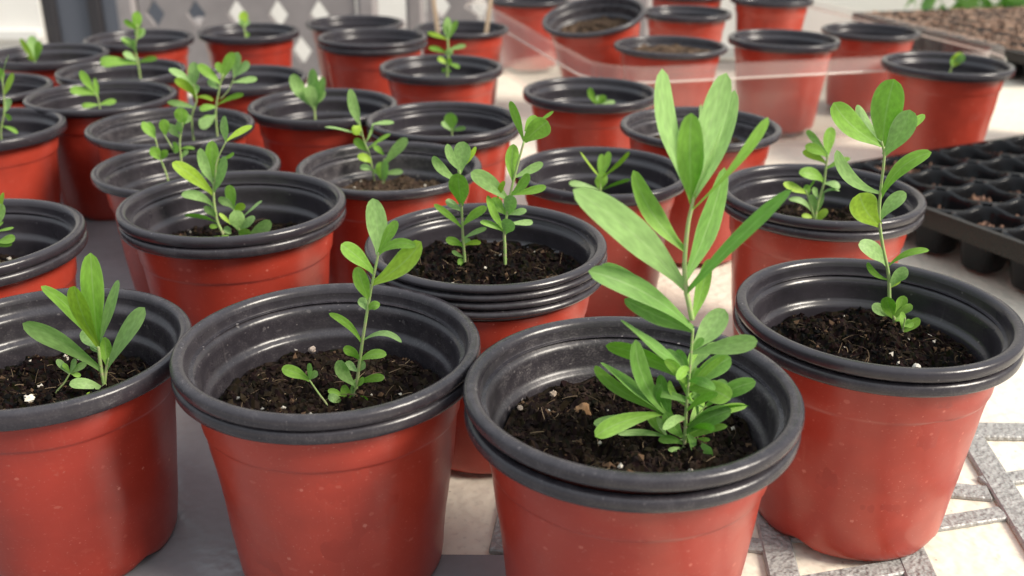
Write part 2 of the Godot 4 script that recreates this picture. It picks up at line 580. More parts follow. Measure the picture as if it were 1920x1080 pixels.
# key, x, z, scale, pots nested, lift, soil below the rim, label, kind of rim, rise of each nested pot
const POTS := [
	["a", -0.2115, -0.4016, 1.000, 1, 0.0000, 0.030, "front row pot cut by the left frame edge", 2, 0.0000],
	["b", -0.0795, -0.3879, 1.019, 2, 0.0000, 0.029, "front row pot holding the slender tall seedling", 0, 0.0064],
	["c", 0.0475, -0.3466, 1.021, 2, 0.0000, 0.024, "front row pot holding the tallest plant", 0, 0.0085],
	["d", 0.1724, -0.4295, 1.006, 2, 0.0000, 0.025, "front row pot farthest right, before the black tray", 0, 0.0072],
	["e", -0.0140, -0.5006, 1.001, 4, 0.0000, 0.020, "pot stack of four rims with two seedlings", 0, 0.0045],
	["f", -0.1695, -0.5747, 1.035, 2, 0.0000, 0.030, "second row pot holding two bushy seedlings", 0, 0.0064],
	["g", -0.3096, -0.5242, 1.000, 2, 0.0000, 0.034, "second row pot cut by the left frame edge", 0, 0.0064],
	["h", -0.2320, -0.6860, 1.000, 1, 0.0000, 0.034, "third row pot with wispy bent seedling", 0, 0.0000],
	["i", -0.2790, -0.7970, 1.015, 1, 0.0000, 0.032, "fourth row left pot under two leggy seedlings", 0, 0.0000],
	["j", -0.0879, -0.6857, 1.014, 1, 0.0000, 0.026, "third row centre pot with spear leaf seedling", 0, 0.0000],
	["k", 0.0634, -0.6933, 0.971, 1, 0.0000, 0.034, "pot with star shaped seedling behind tallest plant", 2, 0.0000],
	["l", 0.1999, -0.6186, 0.992, 2, 0.0000, 0.027, "pot touching the black cell tray's corner", 0, 0.0064],
	["m", 0.1545, -0.8083, 1.019, 1, 0.0000, 0.022, "pot behind the tallest plant, near clear box", 0, 0.0000],
	["n", 0.0736, -0.9497, 0.998, 1, 0.0000, 0.032, "pot with tiny blades before clear box corner", 2, 0.0000],
	["o", -0.0580, -0.8150, 0.979, 2, 0.0000, 0.032, "fifth row centre pot with single round leaf", 0, 0.0064],
	["p", -0.1690, -0.8770, 1.015, 1, 0.0000, 0.032, "fifth row pot with short upright tuft", 2, 0.0000],
	["q", -0.2750, -1.0220, 0.965, 1, 0.0000, 0.034, "bare looking pot behind the leggy seedlings", 2, 0.0000],
	["r", -0.3777, -0.9066, 1.015, 1, 0.0000, 0.034, "fifth row left pot with one pale leaf", 0, 0.0000],
	["s", -0.4352, -0.7962, 1.000, 1, 0.0000, 0.032, "third row pot cut by the left frame edge", 2, 0.0000],
	["t", -0.4070, -1.0370, 0.995, 1, 0.0000, 0.030, "pot of the soft seedling before grey door", 2, 0.0000],
	["u", -0.5221, -1.1259, 1.000, 1, 0.0000, 0.030, "far left pot with faint grassy tuft", 2, 0.0000],
	["v", -0.5094, -0.9462, 1.000, 1, 0.0000, 0.034, "mostly hidden pot at left edge, fifth row", 0, 0.0000],
	["w", -0.4601, -1.2443, 0.988, 1, 0.0000, 0.030, "farthest left pot at the grey door's foot", 2, 0.0000],
	["x", -0.3408, -1.3041, 0.989, 1, 0.0000, 0.030, "far pot with pale sprout before lattice chair", 2, 0.0000],
	["y", -0.1690, -1.2125, 1.009, 2, 0.0000, 0.038, "far bare pot with doubled rim left of centre", 0, 0.0064],
	["z", -0.2144, -1.3716, 1.004, 1, 0.0000, 0.036, "half hidden pot behind the doubled far one", 0, 0.0000],
	["aa", -0.0769, -1.0614, 1.012, 1, 0.0000, 0.030, "far centre pot with leafy upright seedling", 2, 0.0000],
	["ab", -0.0697, -1.3523, 0.974, 1, 0.0000, 0.030, "far centre pot with two wooden sticks", 0, 0.0000],
	["ac", 0.1831, -1.1822, 1.017, 1, 0.0030, 0.011, "soil filled pot at the clear box's front left", 0, 0.0000],
	["ae", 0.2505, -1.4834, 0.996, 1, 0.0030, 0.030, "pot in clear box behind the tilted one", 2, 0.0000],
	["af", 0.3286, -1.2334, 1.025, 1, 0.0030, 0.034, "bare pot at the clear box's front centre", 2, 0.0000],
	["ag", 0.4714, -1.3436, 0.965, 1, 0.0030, 0.030, "pot at the right end of the clear box", 0, 0.0000],
	["ah", 0.4687, -1.0853, 1.038, 1, 0.0000, 0.030, "large pot with lone sprout beside clear box", 2, 0.0000],
	["ai", 0.6650, -1.1650, 1.000, 1, 0.0000, 0.030, "pot at right frame edge below far tray", 0, 0.0000],
	["aj", 0.0220, -1.6150, 1.000, 1, 0.0030, 0.030, "back left corner pot in the clear box", 0, 0.0000],
	["ak", 0.4120, -1.6450, 1.000, 1, 0.0030, 0.030, "back right pot in clear box, rim at frame top", 2, 0.0000],
	["al", 0.2850, -1.7000, 1.001, 1, 0.0030, 0.030, "hindmost pot in clear box, cut by frame top", 0, 0.0000],
]
const DUSTY := {"b": 1, "c": 2, "d": 0, "a": 1, "i": 2, "j": 2, "m": 2, "ac": 1, "h": 1}
const BROWN := {"ac": 0.9, "tilted": 0.8, "j": 0.55, "m": 0.5, "ag": 0.5, "l": 0.1, "b": 0.08, "c": 0.08}
const GRAINS := [
	[Vector3(-0.2213, 0.0665, -0.3991), 0.0022, Color(0.75, 0.7, 0.6), "perlite_grain", "white perlite grain on soil of the left front pot", "grain"],
	[Vector3(0.1889, 0.0794, -0.4124), 0.0018, Color(0.6, 0.56, 0.5), "perlite_grain", "pale stone on soil in the right front pot", "grain"],
	[Vector3(-0.0967, 0.0769, -0.4309), 0.0019, Color(0.4, 0.32, 0.27), "perlite_grain", "pale bark crumb at the back of the slender seedling's soil", "grain"],
	[Vector3(0.0298, 0.0842, -0.3618), 0.0036, Color(0.26, 0.14, 0.065), "seed_husk", "brown husk on the soil left of tallest plant", "husk"],
	[Vector3(0.0180, 0.0842, -0.3761), 0.0015, Color(0.36, 0.28, 0.22), "bark_crumb", "pale bark crumb on soil behind the brown husk", "crumb"],
	[Vector3(0.0037, 0.0842, -0.3636), 0.0014, Color(0.34, 0.27, 0.22), "bark_crumb", "pale flat crumb at the left of the tallest plant's soil", "crumb"],
]

var pot_rim := {}       # key -> [centre of the rim, scale]
var pot_meshes := {}


# inner radius of a pot at a depth below its rim
func inner_radius(depth: float) -> float:
	if depth < 0.021:
		return lerp(0.0547, 0.0540, (depth - 0.008) / 0.013)
	return lerp(0.0508, 0.0430, (depth - 0.021) / 0.070)


func make_pot_meshes() -> void:
	var h := POT_H
	for k in 4:
		var dent := FastNoiseLite.new()
		dent.seed = 200 + k
		dent.frequency = 9.0
		var oval: float = [0.0, 0.006, -0.005, 0.003][k]
		var bent := func(v: Vector3, a: float) -> Vector3:
			var f: float = 1.0 + oval * cos(2.0 * a) + 0.004 * dent.get_noise_3d(v.x * 1.2, v.y * 0.8, v.z * 1.2)
			return Vector3(v.x * f, v.y, v.z * f)
		var foot := func(v: Vector3, a: float) -> Vector3:
			var w: Vector3 = bent.call(v, a)
			if v.y < 0.006:
				var notch: float = pow(max(0.0, cos(a * 4.0 + k)), 6.0)
				w.y += 0.0032 * notch * (1.0 - v.y / 0.006)
			var d: float = dent.get_noise_3d(v.x * 2.2 + 3.0, v.y * 2.6, v.z * 2.2)
			var amount: float = 0.0012 * smoothstep(0.004, 0.02, v.y) * (1.0 - smoothstep(0.08, 0.092, v.y))
			var out := Vector3(v.x, 0, v.z).normalized()
			return w + out * d * amount
		var body := PackedVector2Array([Vector2(0.0005, 0.0045), Vector2(0.036, 0.0045), Vector2(0.0405, 0.0035), Vector2(0.0425, 0.0004), Vector2(0.0436, 0.0), Vector2(0.0448, 0.0006), Vector2(0.0460, 0.0030), Vector2(0.0466, 0.0070)])
		for i in range(1, 9):
			body.append(Vector2(lerp(0.0466, 0.0545, i / 8.0), lerp(0.0070, h - 0.0255, i / 8.0)))
		body.append_array(PackedVector2Array([Vector2(0.0548, h - 0.0245), Vector2(0.0553, h - 0.0239), Vector2(0.0557, h - 0.0229), Vector2(0.0565, h - 0.0155), Vector2(0.0571, h - 0.0086)]))
		pot_meshes["body%d" % k] = lathe(body, 72, foot)
		for lip in 3:
			var t: float = [0.0062, 0.0041, 0.0088][lip]      # height of the lip
			var u := PackedVector2Array([Vector2(0.0562, h - t - 0.0008), Vector2(0.0600, h - t - 0.0006), Vector2(0.0630, h - t), Vector2(0.0640, h - t + 0.0005), Vector2(0.0647, h - t + 0.0014), Vector2(0.0650, h - t * 0.55), Vector2(0.0648, h - 0.0015), Vector2(0.0642, h - 0.0006), Vector2(0.0632, h - 0.0001), Vector2(0.0618, h), Vector2(0.0606, h - 0.0002), Vector2(0.0596, h - 0.0008), Vector2(0.0590, h - 0.0018), Vector2(0.0586, h - 0.0032)])
			pot_meshes["rim%d%d" % [lip, k]] = lathe(u, 96, bent)
		var inner := PackedVector2Array([Vector2(0.0586, h - 0.0032), Vector2(0.0583, h - 0.0060), Vector2(0.0579, h - 0.0071), Vector2(0.0571, h - 0.0080), Vector2(0.0560, h - 0.0087), Vector2(0.0552, h - 0.0096), Vector2(0.0548, h - 0.0108), Vector2(0.0546, h - 0.0128), Vector2(0.0542, h - 0.0190), Vector2(0.0538, h - 0.0201), Vector2(0.0530, h - 0.0210), Vector2(0.0519, h - 0.0217), Vector2(0.0512, h - 0.0226), Vector2(0.0509, h - 0.0240), Vector2(0.0506, h - 0.0262), Vector2(0.0487, h - 0.045), Vector2(0.0430, 0.0075), Vector2(0.0410, 0.0060), Vector2(0.0005, 0.0060)])
		pot_meshes["liner%d" % k] = lathe(inner, 96, bent)


func add_pot(at: Vector3, s: float, n: int, label: String, lip := 0, dust := 0, lean := Basis.IDENTITY) -> void:
	var p := thing("nursery_pot", at, label, "plant pot", "red nursery pots with black rims")
	p.basis = (lean * Basis(Vector3.UP, n * 2.4)).scaled(Vector3.ONE * s)
	var k := n % 4
	part("body", pot_meshes["body%d" % k], M["red%d" % (n % 3)], p)
	part("rim", pot_meshes["rim%d%d" % [lip, k]], M["black%d" % min(dust, 1)], p)
	part("liner", pot_meshes["liner%d" % k], M["black%d" % dust], p)


func make_pots() -> void:
	make_pot_meshes()
	var n := 0
	for d in POTS:
		var stack: int = d[4]
		var step: float = d[9]
		for i in stack:
			var above := stack - 1 - i
			var label: String = "red black rimmed " + d[7]
			if above == 1 and stack == 2:
				label = "outer red pot nested under " + d[7]
			elif above > 0:
				label = ["", "second", "third", "bottom"][above] + " rim down in the " + d[7]
			n += 1
			add_pot(Vector3(d[1], TABLE_Y + d[5] + step * i, d[2]), d[3], n, label, 1 if stack == 4 else d[8], DUSTY.get(d[0], 0) if above == 0 else 1)
		var top := Vector3(d[1], TABLE_Y + d[5] + POT_H * d[3] + step * (stack - 1), d[2])
		pot_rim[d[0]] = [top, d[3]]
		var near: float = clamp((1.25 + d[2]) / 0.8, 0.0, 1.0)
		make_soil(top, d[3], d[6], near, n, Basis.IDENTITY, d[0], "crumbly dark soil in the " + d[7])
	# the tilted pot in the clear box
	var lean := Basis.from_euler(Vector3(0.20, 0.0, 0.16))
	var rim := Vector3(0.1010, 0.1165, -1.300)
	add_pot(rim - lean * Vector3(0, POT_H * 1.02, 0), 1.02, 47, "red black rimmed tilted pot full of soil leaning in clear box", 0, 2, lean)
	make_soil(rim, 1.02, 0.024, 0.35, 48, lean, "tilted", "brown soil in the tilted pot inside the clear box")


# a lumpy bed with crumbs, fibres and a few white grains
func make_soil(top: Vector3, s: float, depth: float, near: float, seed_: int, lean: Basis, key: String, label: String) -> void:
	var r := RandomNumberGenerator.new()
	r.seed = 900 + seed_
	var lump := FastNoiseLite.new()
	lump.seed = seed_
	lump.frequency = 42.0
	lump.fractal_octaves = 4
	var radius := (inner_radius(depth) - 0.0006)
	var tone: float = BROWN.get(key, 0.0)
	var dark := Color(0.0045, 0.0035, 0.0034).lerp(Color(0.060, 0.040, 0.028), tone)
	var light := Color(0.024, 0.016, 0.012).lerp(Color(0.16, 0.11, 0.075), tone)
	var height := func(x: float, z: float) -> float:
		var d := Vector2(x, z).length() / radius
		return (lump.get_noise_2d(x * 1.0, z * 1.0) * 0.0095 + lump.get_noise_2d(x * 5.0 + 9.0, z * 5.0) * 0.0032) * (1.0 - 0.5 * d * d) + 0.002 * (1.0 - d)
	var st := start()
	st.set_smooth_group(-1)
	var rings := int(lerp(9.0, 34.0, near))
	var segs := int(lerp(24.0, 96.0, near))
	var grid := []
	for i in rings + 1:
		var row := PackedVector3Array()
		for j in segs:
			var a := TAU * j / segs
			var q: float = radius * max(0.02, float(i) / rings)
			var x := cos(a) * q
			var z := sin(a) * q
			row.append(Vector3(x, -depth + height.call(x, z), z))
		grid.append(row)
	for i in rings:
		for j in segs:
			var k := (j + 1) % segs
			st.set_color(dark.lerp(light, r.randf() * r.randf()))
			quad(st, grid[i][j], grid[i][k], grid[i + 1][k], grid[i + 1][j])
	var crumbs := int(lerp(60.0, 1500.0, near * near))
	for i in crumbs:
		var a := r.randf() * TAU
		var q := radius * sqrt(r.randf()) * 0.97
		var p := Vector3(cos(a) * q, 0, sin(a) * q)
		p.y = -depth + height.call(p.x, p.z) + 0.0003
		var size: float = lerp(0.0006, 0.0022, pow(r.randf(), 2.2))
		var c := dark.lerp(light, r.randf())
		if r.randf() < 0.012:
			c = Color(0.55, 0.50, 0.43)
			size = r.randf_range(0.0008, 0.0016)
		elif r.randf() < 0.05:
			c = Color(0.10, 0.062, 0.036)
		st.set_color(c)
		var axes := Basis.from_euler(Vector3(r.randf() * TAU, r.randf() * TAU, r.randf() * TAU))
		var o := [axes.x * size * r.randf_range(0.7, 1.4), axes.y * size * r.randf_range(0.5, 1.0), axes.z * size * r.randf_range(0.6, 1.1)]
		for sx in [-1.0, 1.0]:
			for sy in [-1.0, 1.0]:
				for sz in [-1.0, 1.0]:
					var tri := [p + o[0] * sx, p + o[1] * sy, p + o[2] * sz]
					if sx * sy * sz < 0.0:
						tri.reverse()
					for v in tri:
						st.add_vertex(v)
	var fibres := int(lerp(4.0, 130.0, near * near))
	for i in fibres:
		var a := r.randf() * TAU
		var q := radius * sqrt(r.randf()) * 0.86
		var p := Vector3(cos(a) * q, 0, sin(a) * q)
		p.y = -depth + height.call(p.x, p.z) + 0.0006
		var dir := Vector3(r.randfn(), r.randf_range(-0.1, 0.55), r.randfn()).normalized()
		var turn := Vector3(r.randfn(), r.randfn() * 0.4, r.randfn()) * 0.35
		st.set_color(Color(0.05, 0.034, 0.022).lerp(Color(0.26, 0.19, 0.12), pow(r.randf(), 2.0)))
		var line := PackedVector3Array()
		var wide := PackedFloat32Array()
		var step := r.randf_range(0.0006, 0.0020)
		for k in 5:
			if Vector2(p.x, p.z).length() < radius * 0.95:
				line.append(p)
				wide.append(lerp(0.00022, 0.00010, k / 4.0))
			p += dir * step
			dir = (dir + turn * 0.5 + Vector3(0, -0.12, 0)).normalized()
		if line.size() > 2:
			tube(st, line, wide, 3)
	var o := part("potting_soil", done(st), M.soil, self)
	tag(o, label, "soil", "soil in the nursery pots", "stuff")
	o.basis = lean.scaled(Vector3.ONE * s)
	o.position = top


# ---------------------------------------------------------------- clear box and trays

func rounded_rect(w: float, d: float, r: float, inset: float) -> PackedVector2Array:
	var out := PackedVector2Array()
	for c in 4:
		var cx: float = (r if c == 0 or c == 3 else w - r)
		var cz: float = (r if c < 2 else d - r)
		for i in 9:
			var a := PI + PI / 2.0 * c + PI / 2.0 * i / 8.0
			out.append(Vector2(cx + cos(a) * (r - inset), cz + sin(a) * (r - inset)))
	return out


func loft(rings: Array, floor_too := false) -> ArrayMesh:
	var st := start()
	st.set_smooth_group(1)
	var n: int = rings[0].size()
	for k in rings.size() - 1:
		for i in n:
			var j := (i + 1) % n
			quad(st, rings[k][i], rings[k + 1][i], rings[k + 1][j], rings[k][j])
	if floor_too:
		for i in range(1, n - 1):
			for v in [rings[-1][0], rings[-1][i], rings[-1][i + 1]]:
				st.add_vertex(v)
	return done(st)


func make_clear_box() -> void:
	var t := thing("clear_box", BOX_O, "clear plastic storage box with flanged rim holding empty pots", "box")
	t.basis = Basis(BOX_U, Vector3.UP, -BOX_V)
	var w := 0.52
	var d := 0.66
	var ring := func(inset: float, y: float) -> PackedVector3Array:
		var out := PackedVector3Array()
		for p in rounded_rect(w, d, 0.055, inset):
			out.append(Vector3(p.x, y, -p.y))
		return out
	part("wall", loft([ring.call(0.0, 0.099), ring.call(0.003, 0.070), ring.call(0.008, 0.020), ring.call(0.012, 0.006), ring.call(0.017, 0.0015)]), M.clear, t)
	part("floor_sheet", loft([ring.call(0.0175, 0.0013), ring.call(0.03, 0.0012)], true), M.clear, t)
	part("edge", loft([ring.call(-0.0172, 0.0885), ring.call(-0.0184, 0.0880), ring.call(-0.0188, 0.0868), ring.call(-0.0180, 0.0860), ring.call(-0.0170, 0.0866), ring.call(-0.0172, 0.0885)]), M.clear_edge, t)
	part("rim", loft([ring.call(0.0008, 0.0995), ring.call(-0.0010, 0.1015), ring.call(-0.0125, 0.1020), ring.call(-0.0145, 0.1005), ring.call(-0.0155, 0.0890), ring.call(-0.0168, 0.0882)]), M.clear_rim, t)


func make_trays() -> void:
	# one cell: a square web with saddles between the corners, a tapered cup below
	var p := TRAY_PITCH
	var rings := []
	var shapes := [[p / 2.0, 0.0440, 9.0], [0.0222, 0.0454, 7.0], [0.0216, 0.0442, 6.0], [0.0208, 0.0400, 5.0], [0.0136, 0.0030, 4.0], [0.0118, 0.0006, 4.0]]
	for s in shapes:
		var ring := PackedVector3Array()
		for i in 24:
			var a := TAU * (i + 0.5) / 24.0
			var e: float = s[2]
			var rr: float = s[0] / pow(pow(abs(cos(a)), e) + pow(abs(sin(a)), e), 1.0 / e)
			if s[2] == 9.0:
				rr = s[0] / max(abs(cos(a)), abs(sin(a)))
			var dip: float = pow(abs(cos(2.0 * a)), 2.0) * 0.0030 if s[1] > 0.039 else 0.0
			ring.append(Vector3(cos(a) * rr, s[1] - dip, sin(a) * rr))
		rings.append(ring)
	var cell := loft(rings, true)
	var plugs := []
	for v in 8:
		var pale := 0.0 if v < 4 else 1.0  # far tray: browner soil, sunlight on it put into the paler colour
		var n := FastNoiseLite.new()
		n.seed = 70 + v
		n.frequency = 90.0
		var st := start()
		st.set_smooth_group(-1)
		for i in 12:
			for j in 12:
				var corner := func(a: int, b: int) -> Vector3:
					var x := (a / 12.0 - 0.5) * 0.036
					var z := (b / 12.0 - 0.5) * 0.036
					return Vector3(x, n.get_noise_2d(x * 1.4, z * 1.4) * 0.011, z)
				var c: Vector3 = corner.call(i, j)
				st.set_color(Color(0.05, 0.026, 0.018).lerp(Color(0.16, 0.085, 0.055), pale).lerp(Color(0.30, 0.18, 0.13).lerp(Color(0.55, 0.40, 0.30), pale), clamp(n.get_noise_2d(i * 0.03, j * 0.03) + 0.35, 0.0, 1.0)))
				quad(st, c, corner.call(i + 1, j), corner.call(i + 1, j + 1), corner.call(i, j + 1))
		plugs.append(done(st))
	add_tray(Vector3(0.289, TABLE_Y, -0.900), 27.0, 8, 6, cell, plugs, 0, [0.030, 0.038], "black seedling tray of empty cells at the right frame edge")
	add_tray(Vector3(0.655, TABLE_Y, -1.96), 15.4, 8, 10, cell, plugs, 4, [0.040, 0.044], "far seedling tray of brown soil plugs, top right corner")


# the corner is the far left one; across runs right, down runs towards the camera
func add_tray(corner: Vector3, turn: float, across: int, down: int, cell: Mesh, plugs: Array, first: int, fill: Array, label: String) -> void:
	var t := thing("seedling_tray", corner, label, "seed tray", "black cell trays")
	t.rotation_degrees.y = turn
	var p := TRAY_PITCH
	var r := RandomNumberGenerator.new()
	r.seed = across * 100 + down
	for j in down:
		for i in across:
			var c := part("cell", cell, M.tray, t)
			c.position = Vector3((i + 0.5) * p, 0.0, (j + 0.5) * p)
			var soil := part("soil_plug", plugs[first + r.randi() % 4], M.soil, c)
			var y := r.randf_range(fill[0], fill[1])
			soil.position = Vector3(0, y, 0)
			soil.rotation.y = PI / 2.0 * (r.randi() % 4)
			soil.scale = Vector3.ONE * (0.70 + (y - 0.03) * 14.0) if y < 0.035 else Vector3.ONE * 0.98
	var w := across * p
	var d := down * p
	var st := start()
	st.set_smooth_group(-1)
	var top := 0.0438
	var o := 0.0045
	var low := 0.0285
	var a := [Vector3(0, top, 0), Vector3(w, top, 0), Vector3(w, top, d), Vector3(0, top, d)]
	var b := [Vector3(-o, top - 0.0003, -o), Vector3(w + o, top - 0.0003, -o), Vector3(w + o, top - 0.0003, d + o), Vector3(-o, top - 0.0003, d + o)]
	for k in 4:
		var l := (k + 1) % 4
		quad(st, a[k], a[l], b[l], b[k])
		var e := Vector3(0, low - top, 0)
		quad(st, b[k], b[l], b[l] + e, b[k] + e)
		var inn: Vector3 = (Vector3(w / 2.0, 0, d / 2.0) - Vector3(b[k].x, 0, b[k].z)).sign() * 0.0012
		var inl: Vector3 = (Vector3(w / 2.0, 0, d / 2.0) - Vector3(b[l].x, 0, b[l].z)).sign() * 0.0012
		quad(st, b[k] + e, b[l] + e, b[l] + e + inl, b[k] + e + inn)
		quad(st, b[l] + inl + Vector3(0, -0.001, 0), b[k] + inn + Vector3(0, -0.001, 0), b[k] + e + inn, b[l] + e + inl)
	part("skirt", done(st), M.tray, t)


# ---------------------------------------------------------------- seedlings

